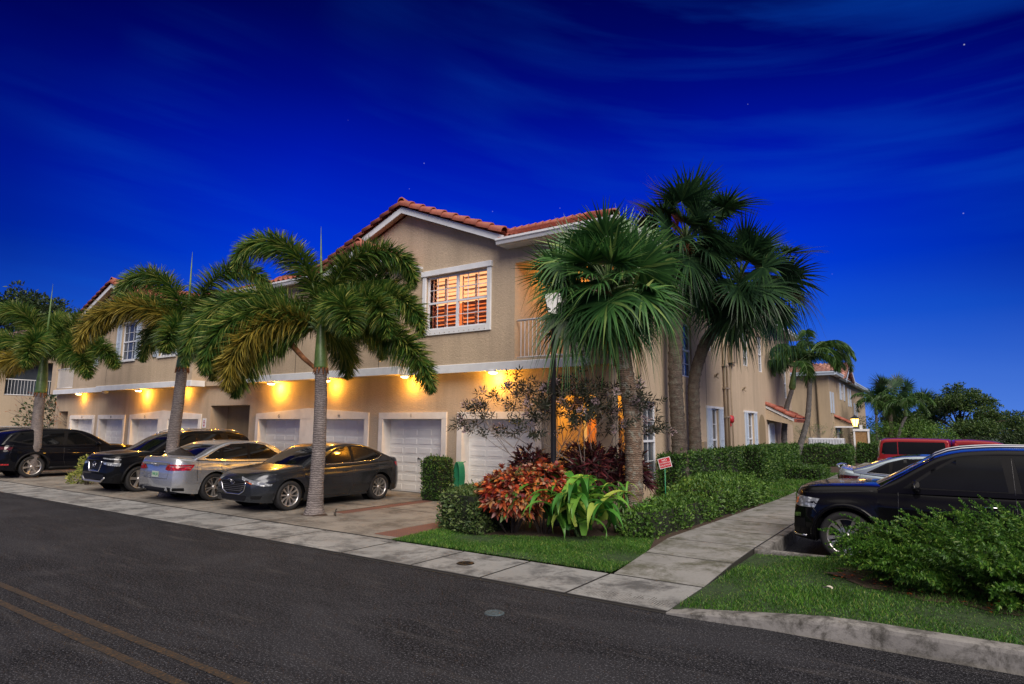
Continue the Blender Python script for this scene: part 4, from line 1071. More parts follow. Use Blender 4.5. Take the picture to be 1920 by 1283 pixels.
    if 'rw' in s:
        z0,z1,w0,w1=s['rw']; patch('rear_window',[(-w0,z0),(w0,z0),(w1,z1),(-w1,z1)],rear,M['glass'],.004,.08,[bvh_g[-1]] if s.get('rw_last') else bvh_g[:1])
    for sy in (1,-1):
        for poly in s['side']:
            P=[(D(d),z) for d,z in poly]
            patch('side_window',P,side[sy],M['glass'],.005,.08,bvh_g)
        if 'surround' in s:
            patch('window_surround',[(D(d),z) for d,z in s['surround']],side[sy],M['plastic'],.0025,.08,bvh_g)
    if 'beltline' in s: [line('window_trim',[[(D(d),z) for d,z in s['beltline']]],[side[q_]],M['chrome'],.009,.003) for q_ in (1,-1)]
    for q_ in (1,-1):
        for pl in s['gaps']: line('door_gap',[[(D(d),z) for d,z in pl]],[side[q_]],M['black'],.0065,-.001)
    for sy in (1,-1):
        for d,z in s['handles']:
            p=project_line(allb,[(D(d)-.09,z),(D(d)+.09,z)],side[sy],.018)
            if len(p)>1:
                b=MB(); b.tube(p,[.010]+[.016]*(len(p)-2)+[.010],7); b.build('door_handle',s.get('handle_mat',s['paint']),root)
        # mirror
        mx,mz=D(s['mirror'][0]),s['mirror'][1]; ms=s.get('msize',1.0)
        b=MB(); yb=hw*.93
        prof=[]
        for k in range(7):
            t=k/6; rr_=.5+.5*math.sin(PI*min(1,t*1.25+.1)); prof.append((t,rr_))
        vs=[];n=12
        for t,q in prof:
            for j in range(n):
                th=2*PI*j/n; vs.append((mx+.055*q*math.cos(th)+.03*(t-.2),sy*(yb+.05+t*.21*ms),mz+.075*ms*q*math.sin(th)*(1 if math.sin(th)>0 else .75)))
        b.add(vs,[(i*n+j,i*n+(j+1)%n,(i+1)*n+(j+1)%n,(i+1)*n+j) for i in range(6) for j in range(n)]+[tuple(range(n))[::-1],tuple(range(6*n,7*n))],0,True)
        b.tube([(mx+.02,sy*(yb-.08),mz-.06),(mx,sy*(yb+.09),mz-.045)],[.03,.022],8,mi=1)
        b.build('mirror',[s.get('mirror_mat',s['paint']),M['plastic']],root)
        if s.get('cladding'):
            # black plastic arch and sill trim
            b=MB()
            for wx in (wf,wr):
                pts=[(wx+(Ra+.03)*math.cos(t),zc+(Ra+.03)*math.sin(t)) for t in [(-.05+1.1*k/18)*PI for k in range(19)]]
                q=project_line([bvh_b],pts,side[sy],.0,.2)
                if len(q)>2: b.tube(q,.034,6)
            q=project_line([bvh_b],[(wr+Ra+.04,zb+.08),(wf-Ra-.04,zb+.08)],side[sy],.0,.2)
            if len(q)>1: b.tube(q,.055,6)
            b.build('wheel_arch_trim',s.get('clad_mat',M['plastic']),root)
        if s.get('rails'):
            a0,a1,zr=s['rails']; b=MB(); n=16; pts=[]
            for k in range(n+1):
                x=D(a0)+(D(a1)-D(a0))*k/n; h=bvh_g[0].ray_cast(Vector((x,sy*hw*.64,3)),Vector((0,0,-1)))
                z=h[0].z if h[0] is not None else H
                pts.append((x,sy*hw*.64,z+.045*min(1,min(k,n-k)/1.5)))
            b.tube(pts,.018,6); b.build('roof_rail',s.get('rail_mat',M['chrome']),root)
    return c
def ring_pts(cx,cz,rx,rz,n=20): return [(cx+rx*math.cos(2*PI*k/n),cz+rz*math.sin(2*PI*k/n)) for k in range(n+1)]
def place(c,x,y,z,rz): c.root.location=(x,y,z); c.root.rotation_euler=(0,0,rz)
def fromfront(c,frontxy,rz,z=.024):
    """put nose centre at the given point, heading rz"""
    L=c.L/2; place(c,frontxy[0]-L*math.cos(rz),frontxy[1]-L*math.sin(rz),z,rz)

# ---------- dark grey sedan (nose to the road)
P_grey=paint('gunmetal_paint',(.045,.05,.058),.7,.26)
sA=dict(L=4.58,W=1.80,H=1.45,wb=2.70,fo=.95,r=.325,zb=.19,paint=P_grey,pf=.30,lf=.9,bf=.10,cf=.30,pr=.20,cr=.2,spokes=10,sw=.016,
 top=[(0,.66),(.05,.72),(.2,.79),(.5,.865),(.9,.915),(1.3,.955),(2.0,.945),(3.0,.975),(3.9,1.03),(4.3,1.055),(4.5,1.03),(4.56,.93),(4.58,.80)],
 gh=[(1.12,.93),(1.35,1.045),(1.7,1.21),(2.05,1.35),(2.35,1.415),(2.75,1.435),(3.15,1.40),(3.6,1.28),(4.0,1.13),(4.25,1.04)],
 belt=[(1.12,.91),(2.0,.935),(3.2,.98),(4.25,1.03)],
 ws=(.985,1.34,.70,.56),rw=(1.08,1.32,.60,.52),
 side=[[(1.72,.985),(1.95,1.12),(2.32,1.31),(2.62,1.365),(2.66,1.365),(2.70,.99)],[(2.79,.995),(2.76,1.365),(3.1,1.34),(3.42,1.24),(3.58,1.14),(3.55,1.05),(3.35,1.02)]],
 surround=[(1.62,.965),(1.9,1.13),(2.3,1.335),(2.65,1.385),(3.1,1.365),(3.5,1.25),(3.72,1.13),(3.66,1.05),(3.4,1.0),(2.7,.965)],
 beltline=[(1.66,.965),(2.7,.975),(3.4,1.01),(3.6,1.06),(3.72,1.14)],
 gaps=[[(1.6,.90),(1.52,.6),(1.56,.28),(2.66,.24)],[(2.73,.97),(2.74,.5),(2.66,.24)],[(2.66,.24),(3.25,.27),(3.45,.62),(3.62,.8),(3.6,1.0)],[(1.6,.9),(1.25,.90),(.55,.80)]],
 handles=[(2.52,.80),(3.42,.86)],mirror=(1.72,1.0))
A=make_car('sedan','dark grey sedan with its nose to the road beside the nearest ringed palm','car',sA)
def nose_grey(A):
    s=A.s; fr=A.front; root=A.root
    g=[(-.40,.70),(.40,.70),(.43,.62),(.36,.47),(.22,.41),(-.22,.41),(-.36,.47),(-.43,.62)]
    gr=A.patch('grille',g,fr,M['plastic'],.004,.05)
    b=MB()
    for k in range(6):
        z=.655-k*.04; w=.40-max(0,(.56-z))*.9
        q=project_line(A.allb,[(-w,z),(w,z)],fr,.010,.1)
        if len(q)>1: b.tube(q,.006,5)
    b.build('grille_bar',M['chrome'] if False else simple('grey_slat',(.09,.09,.1),.4),gr)
    A.line('grille_surround',[[(.46,.64),(.40,.46),(.24,.385),(-.24,.385),(-.40,.46),(-.46,.64)]],[fr],M['chrome'],.015,.008)
    # emblem: ring with wings
    e=project_line(A.allb,ring_pts(0,.655,.072,.056),fr,.022,.5); b=MB(); b.tube(e,.008,6)
    e=project_line(A.allb,[(-.066,.665),(-.03,.66),(0,.625),(.03,.66),(.066,.665)],fr,.022,.5); b.tube(e,.006,6); b.build('emblem',M['chrome'],root)
    A.patch('lower_grille',[(-.5,.36),(.5,.36),(.42,.25),(-.42,.25)],fr,M['plastic'],.004,.06)
    for sy in (1,-1):
        dg=A.diag(1,sy,38)
        # long swept headlight
        P=[(D_ , z) for D_,z in ((-.28,.60),(-.05,.655),(.22,.715),(.40,.765),(.36,.70),(.15,.62),(-.1,.565),(-.26,.565))]
        P=[(-p[0],p[1]) if False else p for p in P]
        o=A.patch('headlight',[(-(p[0]),p[1]) for p in P],dg,M['head'],.006,.05)
        A.patch('amber_lamp',[(-.12,.628),(-.30,.692),(-.27,.655),(-.12,.60)],dg,M['amber'],.009,.05)
        A.patch('fog_lamp',[(.10,.36),(-.14,.37),(-.12,.30),(.06,.29)],dg,M['plastic'],.005,.05)
    for sy in (1,-1):
        dg=A.diag(-1,sy,40)
        A.patch('tail_light',[(.22,.94),(-.30,.97),(-.34,.86),(.16,.84)],dg,M['tail'],.006,.05)
nose_grey(A)
fromfront(A,(-12.92,7.96),-PI/2)

# ---------- silver sedan (tail to the road)
P_sil=paint('silver_paint',(.50,.52,.55),.75,.27)
sB=dict(L=4.93,W=1.87,H=1.46,wb=2.91,fo=.90,r=.335,zb=.20,paint=P_sil,pr=.16,lr=.7,cr=.16,br=.06,cf=.25,spokes=10,pair=True,sw=.014,
 top=[(0,.68),(.06,.74),(.3,.82),(1.3,.96),(2.2,.955),(3.4,.98),(4.2,1.03),(4.6,1.06),(4.82,1.07),(4.90,1.02),(4.93,.90)],
 gh=[(1.25,.94),(1.6,1.10),(2.1,1.33),(2.5,1.43),(2.95,1.46),(3.4,1.435),(3.85,1.31),(4.2,1.15),(4.42,1.06)],
 belt=[(1.25,.93),(2.2,.95),(3.4,.985),(4.42,1.05)],
 ws=(1.0,1.36,.72,.58),rw=(1.10,1.37,.70,.56),
 side=[[(1.9,1.0),(2.2,1.19),(2.45,1.33),(2.75,1.385),(2.82,1.385),(2.86,1.0)],[(2.94,1.0),(2.92,1.385),(3.35,1.36),(3.58,1.29),(3.62,1.03)],[(3.68,1.035),(3.66,1.265),(3.85,1.17),(4.0,1.07)]],
 surround=[(1.8,.975),(2.15,1.19),(2.4,1.35),(2.8,1.405),(3.35,1.385),(3.7,1.28),(4.12,1.05),(3.6,1.005)],
 beltline=[(1.82,.975),(3.0,.985),(4.1,1.04)],
 gaps=[[(1.75,.93),(1.7,.6),(1.72,.28),(2.8,.25)],[(2.9,.98),(2.92,.5),(2.8,.25)],[(2.8,.25),(3.4,.28),(3.55,.6),(3.68,.82),(3.62,1.0)],[(4.25,1.0),(4.3,.78),(4.28,.52)]],
 handles=[(2.7,.85),(3.5,.88)],mirror=(1.85,1.02))
Bc=make_car('sedan','silver sedan with red tail lights turned to the road between two dark cars','car',sB)
def tail_silver(B):
    rr=B.rear; root=B.root
    for sy in (1,-1):
        dg=B.diag(-1,sy,34)
        B.patch('tail_light',[(.34,.905),(-.22,.925),(-.30,.80),(-.22,.775),(.30,.775)],dg,M['tail'],.007,.05)
        B.patch('tail_lamp_strip',[(.30,.865),(-.14,.875),(-.14,.862),(.30,.853)],dg,M['head'],.010,.05)
        B.patch('bumper_vent',[(.2,.36),(-.2,.38),(-.16,.30),(.2,.29)],dg,M['plastic'],.005,.06)
        dh=B.diag(1,sy,36); B.patch('headlight',[(.28,.60),(-.25,.70),(-.36,.68),(-.25,.57),(.25,.52)],dh,M['head'],.006,.06)
        b=MB(); b.lathe([(.045,-.05),(.048,0),(.036,0),(.034,.05)],14,(B.xr+.17,sy*.52,.31),axis=0); b.build('exhaust_tip',M['chrome'],root)
    pl=B.patch('number_plate',[(-.16,.74),(.16,.74),(.16,.60),(-.16,.60)],rr,simple('pale_green_plate',(.42,.50,.40),.5),.008,.06)
    h=B.bvh_b.ray_cast(Vector((B.xr-2,0,.67)),Vector((1,0,0)))[0]
    o=text_mesh('Y4K J21',.085,(h.x-.012,0,.672),Matrix.Rotation(-PI/2,4,'Z')@Matrix.Rotation(PI/2,4,'X'),simple('plate_green',(.02,.22,.10),.5),root,'plate_lettering')
    b=MB()
    for k in range(4): b.tube(project_line(B.allb,ring_pts((k-1.5)*.062,.895,.038,.038,16),rr,.010,.5),.006,5)
    b.build('emblem',M['chrome'],root)
    B.line('boot_gap',[[(-.62,1.0),(-.60,.76),(-.55,.575),(.55,.575),(.60,.76),(.62,1.0)]],[rr],M['black'],.005,-.001)
    B.patch('rear_valance',[(-.5,.36),(.5,.36),(.46,.27),(-.46,.27)],rr,M['plastic'],.004,.06)
    b=MB(); b.tube([(B.D(3.35),0,1.455),(B.D(3.42),0,1.50)],[.02,.006],6); b.build('antenna_fin',P_sil,root)
tail_silver(Bc)
fromfront(Bc,(-15.95,7.78+4.93),PI/2)

# ---------- black crossover (nose to the road)
P_blk=paint('black_paint',(.004,.0045,.006),0,.35)
sC=dict(L=4.65,W=1.84,H=1.70,wb=2.705,fo=.93,r=.355,zb=.24,paint=P_blk,pf=.22,lf=.75,bf=.08,cf=.22,pr=.14,flare=.02,gap=.07,cladding=True,rails=(2.0,4.1,0),rail_mat=M['chrome'],spokes=5,sw=.034,
 top=[(0,.86),(.04,.93),(.18,1.0),(.6,1.06),(1.15,1.10),(2.2,1.06),(3.4,1.09),(4.3,1.14),(4.6,1.10),(4.65,.95)],
 gh=[(1.0,1.07),(1.35,1.25),(1.8,1.50),(2.15,1.63),(2.6,1.68),(3.3,1.685),(3.9,1.64),(4.25,1.54),(4.5,1.25),(4.58,1.12)],
 belt=[(1.0,1.05),(2.2,1.06),(3.4,1.09),(4.58,1.13)],
 ws=(1.12,1.56,.72,.60),rw=(1.18,1.5,.62,.52),
 side=[[(1.6,1.12),(1.9,1.33),(2.2,1.53),(2.5,1.57),(2.6,1.1)],[(2.7,1.1),(2.62,1.585),(3.3,1.58),(3.55,1.12)],[(3.65,1.13),(3.55,1.55),(3.95,1.50),(4.15,1.22)]],
 surround=[(1.5,1.09),(1.85,1.33),(2.15,1.56),(2.6,1.61),(3.4,1.61),(4.0,1.54),(4.28,1.2),(3.5,1.09)],
 beltline=[(1.55,1.09),(2.7,1.09),(3.6,1.12)],
 gaps=[[(1.55,1.03),(1.5,.6),(1.6,.35),(2.6,.33)],[(2.66,1.08),(2.68,.6),(2.6,.33)],[(2.6,.33),(3.2,.36),(3.5,.75),(3.6,1.1)],[(1.5,1.04),(1.0,1.03),(.4,.95)]],
 handles=[(2.45,.92),(3.4,.96)],mirror=(1.62,1.14),msize=1.1)
Cc=make_car('crossover','black crossover nosed to the road left of the silver car','car',sC)
def nose_cross(C,plate=True):
    fr=C.front
    C.patch('grille',[(-.34,.86),(.34,.86),(.26,.62),(-.26,.62)],fr,M['plastic'],.005,.05)
    C.line('grille_surround',[[(-.40,.86),(-.30,.58),(.30,.58),(.40,.86)]],[fr],M['chrome'],.022,.008)
    b=MB(); b.tube(project_line(C.allb,ring_pts(0,.76,.075,.075),fr,.02,.5),.009,6); b.tube(project_line(C.allb,[(-.085,.76),(.085,.76)],fr,.025,.5),.013,6); b.build('emblem',M['chrome'],C.root)
    C.patch('lower_grille',[(-.6,.50),(.6,.50),(.62,.36),(-.62,.36)],fr,M['plastic'],.005,.06)
    C.line('skid_plate',[[(-.68,.42),(-.5,.31),(.5,.31),(.68,.42)]],[fr],M['alloy'],.028,.004)
    for sy in (1,-1):
        dg=C.diag(1,sy,38)
        C.patch('headlight',[(.24,.80),(-.10,.83),(-.30,.85),(-.24,.78),(.02,.74),(.22,.72)],dg,M['head'],.006,.05)
        C.patch('running_light',[(.22,.915),(-.28,.95),(-.28,.92),(.22,.885)],dg,M['head'],.006,.05)
        C.patch('tail_light',[(.2,1.05),(-.28,1.08),(-.3,.92),(.1,.90)],C.diag(-1,sy,36),M['tail'],.006,.05)
nose_cross(Cc)
fromfront(Cc,(-19.5,7.85),-PI/2)

# ---------- black SUV at the far left (tail to the road)
P_blk2=paint('deep_black_paint',(.003,.0035,.006),0,.35)
sD=dict(L=4.90,W=1.95,H=1.70,wb=2.86,fo=.95,r=.375,zb=.24,paint=P_blk2,pr=.18,lr=.7,br=.10,cr=.16,flare=.02,gap=.07,cladding=True,spokes=6,sw=.03,
 top=[(0,.86),(.05,.93),(.2,1.0),(1.2,1.10),(2.4,1.07),(3.6,1.12),(4.5,1.18),(4.83,1.15),(4.9,.95)],
 gh=[(1.15,1.07),(1.5,1.26),(2.0,1.52),(2.4,1.64),(2.9,1.685),(3.5,1.68),(4.1,1.63),(4.5,1.52),(4.72,1.28),(4.8,1.15)],
 belt=[(1.15,1.05),(2.4,1.07),(3.6,1.12),(4.8,1.17)],
 ws=(1.12,1.56,.75,.62),rw=(1.22,1.5,.66,.56),
 side=[[(1.8,1.13),(2.1,1.35),(2.4,1.53),(2.75,1.59),(2.85,1.12)],[(2.95,1.12),(2.87,1.595),(3.55,1.59),(3.75,1.15)],[(3.86,1.17),(3.72,1.57),(4.2,1.52),(4.42,1.28)]],
 surround=[(1.7,1.10),(2.1,1.38),(2.4,1.56),(2.9,1.62),(3.7,1.61),(4.25,1.55),(4.55,1.26),(3.8,1.12)],
 gaps=[[(1.75,1.03),(1.7,.6),(1.8,.35),(2.8,.33)],[(2.9,1.1),(2.9,.6),(2.8,.33)],[(2.8,.33),(3.4,.36),(3.7,.75),(3.8,1.12)],[(4.4,1.15),(4.5,.8)]],
 handles=[(2.7,.94),(3.62,.98)],mirror=(1.85,1.14),msize=1.1)
Dc=make_car('suv','black sport utility vehicle parked tail to the road behind the leftmost palm','car',sD)
for sy in (1,-1):
    Dc.patch('tail_light',[(.30,1.06),(-.30,1.10),(-.34,1.0),(.26,.96)],Dc.diag(-1,sy,36),M['taildark'],.006,.05)
    Dc.patch('reflector',[(.25,.50),(-.12,.51),(-.12,.46),(.25,.45)],Dc.diag(-1,sy,36),M['tail'],.006,.05)
    Dc.patch('headlight',[(.28,.85),(-.25,.93),(-.36,.90),(-.25,.80),(.25,.76)],Dc.diag(1,sy,36),M['head'],.006,.06)
    b=MB(); b.lathe([(.05,-.05),(.052,0),(.04,0),(.038,.05)],14,(Dc.xr+.17,sy*.58,.33),axis=0); b.build('exhaust_tip',M['chrome'],Dc.root)
fromfront(Dc,(-27.0,7.62+4.9),PI/2)
# ---------- second dark car beyond it
sE=dict(sD); sE.update(paint=paint('dark_blue_paint',(.02,.024,.035),.4,.25),H=1.74,cladding=False,rails=(2.0,4.2,0))
Ec=make_car('suv','dark vehicle cut off by the left edge of the photo beyond the black one','car',sE)
for sy in (1,-1): Ec.patch('tail_light',[(.30,1.06),(-.30,1.10),(-.34,1.0),(.26,.96)],Ec.diag(-1,sy,36),M['tail'],.006,.05)
fromfront(Ec,(-30.6,7.7+4.9),PI/2)

# ---------- big black SUV at right (heading -X)
P_nav=paint('black_navy_paint',(.0035,.0035,.0045),0,.35)
sF=dict(L=5.05,W=2.0,H=1.78,wb=2.865,fo=.90,r=.385,zb=.27,paint=P_nav,pf=.20,lf=.7,bf=.07,cf=.22,pr=.12,crown=.06,flare=.028,gap=.065,rails=(1.95,4.6,0),spokes=10,pair=True,sw=.021,
 cladding=True,clad_mat=P_nav,handle_mat=M['chrome'],
 top=[(0,.92),(.03,1.0),(.12,1.065),(.4,1.115),(.9,1.15),(1.25,1.165),(2.2,1.14),(3.6,1.15),(4.6,1.18),(4.98,1.15),(5.05,.95)],
 gh=[(1.18,1.13),(1.5,1.30),(1.85,1.50),(2.15,1.65),(2.5,1.725),(3.0,1.755),(3.8,1.755),(4.4,1.72),(4.75,1.60),(4.95,1.25),(5.0,1.16)],
 belt=[(1.18,1.11),(2.2,1.13),(3.6,1.14),(5.0,1.17)],
 ws=(1.19,1.62,.80,.66),rw=(1.25,1.58,.72,.62),
 side=[[(1.78,1.185),(2.08,1.42),(2.36,1.60),(2.5,1.635),(2.88,1.65),(2.93,1.185)],[(3.08,1.185),(3.03,1.655),(3.85,1.65),(3.93,1.19)],[(4.05,1.195),(3.99,1.645),(4.4,1.61),(4.66,1.3),(4.62,1.21)]],
 surround=[(1.68,1.165),(2.05,1.44),(2.34,1.63),(2.6,1.672),(3.0,1.68),(3.9,1.68),(4.45,1.64),(4.75,1.3),(4.7,1.18)],
 gaps=[[(1.62,1.10),(1.60,.6),(1.66,.36),(2.9,.34)],[(3.0,1.66),(3.0,1.16),(3.0,.7),(2.9,.34)],[(2.9,.34),(3.6,.36),(3.85,.8),(4.0,1.15)],[(.28,1.02),(.75,1.05),(1.3,1.10)],[(.50,.72),(.36,.9)]],
 handles=[(2.72,.965),(3.72,.98)],mirror=(1.86,1.20),msize=1.5,tw=.25,mirror_mat=P_nav)
Fc_=make_car('suv','large black sport utility vehicle with chrome handles parked behind the fern bush','car',sF)
for sy in (1,-1):
    dg=Fc_.diag(1,sy,42)
    h=Fc_.patch('headlight',[(.30,.94),(.05,.965),(-.20,.98),(-.46,.985),(-.44,.935),(-.22,.825),(.05,.80),(.26,.80)],dg,M['head'],.006,.05)
    Fc_.patch('amber_lamp',[(-.02,.93),(-.18,.94),(-.16,.85),(-.02,.84)],dg,M['amber'],.009,.05)
    Fc_.patch('fog_lamp',[(.05,.70),(-.22,.68),(-.20,.62),(.05,.64)],dg,M['chrome'],.006,.05)
    Fc_.patch('bumper_vent',[(.12,.62),(-.16,.60),(-.12,.46),(.12,.46)],dg,M['plastic'],.006,.05)
    Fc_.line('bumper_trim',[[(.1,.345),(-.1,.35),(-.34,.39)]],[dg],M['chrome'],.02,.004)
    Fc_.patch('tail_light',[(.28,1.10),(-.30,1.13),(-.34,.96),(.2,.94)],Fc_.diag(-1,sy,36),M['tail'],.006,.05)
Fc_.patch('grille',[(-.6,.92),(.6,.92),(.55,.66),(-.55,.66)],Fc_.front,M['chrome'],.005,.06)
place(Fc_,-2.2+5.05/2,12.07,-.12,PI)

# ---------- silver blue sedan behind it (tail toward the path)
P_sb=paint('silver_blue_paint',(.42,.50,.55),.7,.25)
sG=dict(sB); sG.update(L=4.85,paint=P_sb,top=[(0,.68),(.06,.74),(.3,.82),(1.3,.96),(2.2,.955),(3.4,.98),(4.2,1.05),(4.55,1.09),(4.76,1.12),(4.82,1.04),(4.85,.90)],
  gh=[(1.25,.94),(1.6,1.10),(2.1,1.33),(2.5,1.42),(2.95,1.45),(3.4,1.42),(3.85,1.31),(4.2,1.18),(4.5,1.09)])
Gc=make_car('sedan','silver blue sedan with a black roof half hidden behind the large black vehicle','car',sG)
for sy in (1,-1): Gc.patch('tail_light',[(.34,.96),(-.30,.98),(-.40,.90),(-.3,.87),(.30,.86)],Gc.diag(-1,sy,34),M['taildark'],.007,.05)
b=MB()
for sy in (-1,1): b.tube([(Gc.xr+.12,sy*.5,1.10),(Gc.xr+.10,sy*.5,1.15)],.02,6)
b.tube([(Gc.xr+.14,-.72,1.15),(Gc.xr+.06,-.4,1.17),(Gc.xr+.06,.4,1.17),(Gc.xr+.14,.72,1.15)],[.02,.026,.026,.02],8); b.build('boot_spoiler',P_sb,Gc.root)
Gc.patch('black_roof',[(-1.3,-.55),(.8,-.55),(.8,.55),(-1.3,.55)],(Vector((0,0,3)),Vector((1,0,0)),Vector((0,1,0)),Vector((0,0,-1))),M['glass'],.004,.1,Gc.bvh_g)
place(Gc,-2.2+4.85/2,17.7,-.12,0)

# ---------- red pickup with matching cap (tail toward the path)
P_red=paint('dark_red_paint',(.26,.012,.016),.2,.35)
sH=dict(L=5.6,W=1.95,H=1.76,wb=3.4,fo=.95,r=.38,zb=.34,paint=P_red,pf=.18,pr=.04,lr=.3,cr=.04,br=.02,flare=.02,gap=.08,tum=.22,wcurve=.14,spokes=6,sw=.03,
 top=[(0,.90),(.05,.98),(.3,1.05),(1.3,1.12),(2.2,1.10),(3.6,1.12),(5.5,1.12),(5.58,1.08),(5.6,1.0)],
 gh=[(1.3,1.10),(1.7,1.38),(2.05,1.62),(2.4,1.70),(3.0,1.73),(3.40,1.71),(3.44,1.12)],
 belt=[(1.3,1.08),(3.4,1.10)],
 extra_gh=[([(3.36,1.12),(3.39,1.71),(3.7,1.74),(4.6,1.75),(5.3,1.73),(5.48,1.64),(5.58,1.12)],[(3.36,1.10),(5.58,1.10)])],
 ws=(1.16,1.6,.78,.66),rw=(1.2,1.6,.7,.66),rw_last=True,
 side=[[(1.85,1.18),(2.1,1.42),(2.3,1.56),(2.75,1.60),(2.75,1.18)],[(2.82,1.18),(2.82,1.60),(3.22,1.58),(3.25,1.18)],[(3.62,1.22),(3.58,1.26),(3.58,1.60),(3.62,1.64),(4.9,1.64),(4.9,1.22)],[(4.93,1.22),(4.93,1.64),(5.28,1.62),(5.34,1.58),(5.40,1.26),(5.36,1.22)]],
 gaps=[[(1.75,1.08),(1.72,.6),(1.8,.42),(2.75,.40)],[(2.78,1.12),(2.78,.40)],[(3.41,1.1),(3.41,.5)]],
 handles=[(2.6,1.0)],mirror=(1.95,1.22),msize=1.3)
Hc=make_car('pickup_truck','dark red pickup truck with matching cap over its bed','pickup',sH)
for sy in (1,-1): Hc.patch('tail_light',[(-.02,1.05),(-.16,1.05),(-.16,.75),(-.02,.75)],(Vector((Hc.xr-2,sy*.80,0)),Vector((0,-sy,0)),Vector((0,0,1)),Vector((1,0,0))),M['tail'],.006,.05)
b=MB(); b.tube([(Hc.xr-.06,-.9,.55),(Hc.xr-.10,0,.55),(Hc.xr-.06,.9,.55)],.07,8); b.build('bumper',M['chrome'],Hc.root)
for sy in (1,-1):
    b=MB(); b.bbox(Hc.xr-.005,Hc.xr+.22,sy*.955-.015,sy*.955+.015,.86,.99,.004); b.build('side_tail_lens',M['tail'],Hc.root)
place(Hc,-1.9+5.6/2,25.9,-.12,0)
# ================================================================== VEGETATION
CAMR=np.array([.825,.565,0.]); CAMF=np.array([-.565,.825,0.])   # rough photo right / away, only used to choose azimuths
def az(deg):   # 0 right, 90 away, 180 left, -90 toward the viewer
    a=math.radians(deg); return CAMR*math.cos(a)+CAMF*math.sin(a)
def arc_path(p0,azd,e0,L,droop,K=14,twist=0,power=1.5):
    """start elevation e0, total change droop (deg) along the length"""
    h=az(azd); h2=az(azd+90); p=np.array(p0,float); out=[p.copy()]
    for k in range(K-1):
        t=(k+.5)/(K-1); e=math.radians(e0-droop*t**power); tw=math.radians(twist*t)
        d=(h*math.cos(tw)+h2*math.sin(tw))*math.cos(e)+np.array([0,0,1.])*math.sin(e)
        p=p+d*L/(K-1); out.append(p.copy())
    return np.array(out)
def path_frames(P):
    T=nrm(np.gradient(P,axis=0)); up=np.array([0,0,1.]); S=np.cross(T,up); S=nrm(S+1e-6); U=np.cross(S,T); return T,S,U
def interp_path(P,ts):
    k=np.clip(ts*(len(P)-1),0,len(P)-1.0001); i=k.astype(int); f=(k-i)[:,None]; return P[i]*(1-f)+P[i+1]*f, i
def plume(P,n,l0,w,fwd=.75,t0=.1,circ=True,droop=.12,thin=.0):
    """bottle brush leaflets around path P"""
    T,S,U=path_frames(P); ts=t0+(1-t0)*RNG.random(n)**.9; pos,i=interp_path(P,ts)
    t_=T[i];s_=S[i];u_=U[i]
    if circ: ph=RNG.uniform(0,2*PI,n)
    else: ph=np.where(RNG.random(n)<.5,0,PI)+RNG.normal(0,.18,n)-.10
    rad=s_*np.cos(ph)[:,None]+u_*np.sin(ph)[:,None]
    prof=np.sin(PI*np.clip(ts*.86+.12,0,1))**.6
    f=fwd*(1+.8*np.clip(ts-.75,0,1)*4)
    D=nrm(rad+t_*f[:,None]+RNG.normal(size=(n,3))*.10)
    L=l0*prof*RNG.uniform(.75,1.15,n)
    K=4; q=np.linspace(0,1,K); g=np.array([0,0,-1.])
    pts=pos[:,None,:]+D[:,None,:]*(L[:,None]*q)[...,None]+g*(L[:,None]*droop*4*(q**2))[...,None]*.6
    side=nrm(np.cross(D,rad+rand_dirs(n)*.4))[:,None,:]
    W=w*np.array([.5,1,.75,.06])*RNG.uniform(.8,1.15,n)[:,None]
    return strip_geo(pts,side,W)
def trunk(name,pts,rad,m,parent,rings=22,amp=.015,n=14,boots=None,world0=(0,0,0)):
    P=np.array(pts,float); dist=np.r_[0,np.cumsum(np.linalg.norm(np.diff(P,axis=0),axis=1))]; Lt=dist[-1]
    N_=max(8,int(rings*4)); s=np.linspace(0,Lt,N_)
    # smooth path
    X=np.column_stack([hermite(s,list(zip(dist,P[:,k]))) for k in range(3)])
    R=np.interp(s/Lt,[p[0] for p in rad],[p[1] for p in rad]); R=R*(1+amp*4*((np.arange(N_)%4)==0)*RNG.uniform(.4,1,N_))
    X[:,0]+=RNG.normal(size=N_)*.002
    b=MB(); b.tube([Vector(x) for x in X],R.tolist(),n,0); o=b.build(name,m,parent)
    return o
def stub(root,p,q,r0=.05,r1=.02):
    b=MB(); b.tube([Vector(p),Vector((np.array(p)+np.array(q))/2+[0,0,-.04]),Vector(q)],[r0,(r0+r1)/2,r1],7); return b.build('old_leaf_stalk',M['boot'],root)
def rel(o,pts): o=np.array(o); return np.array(pts)-o

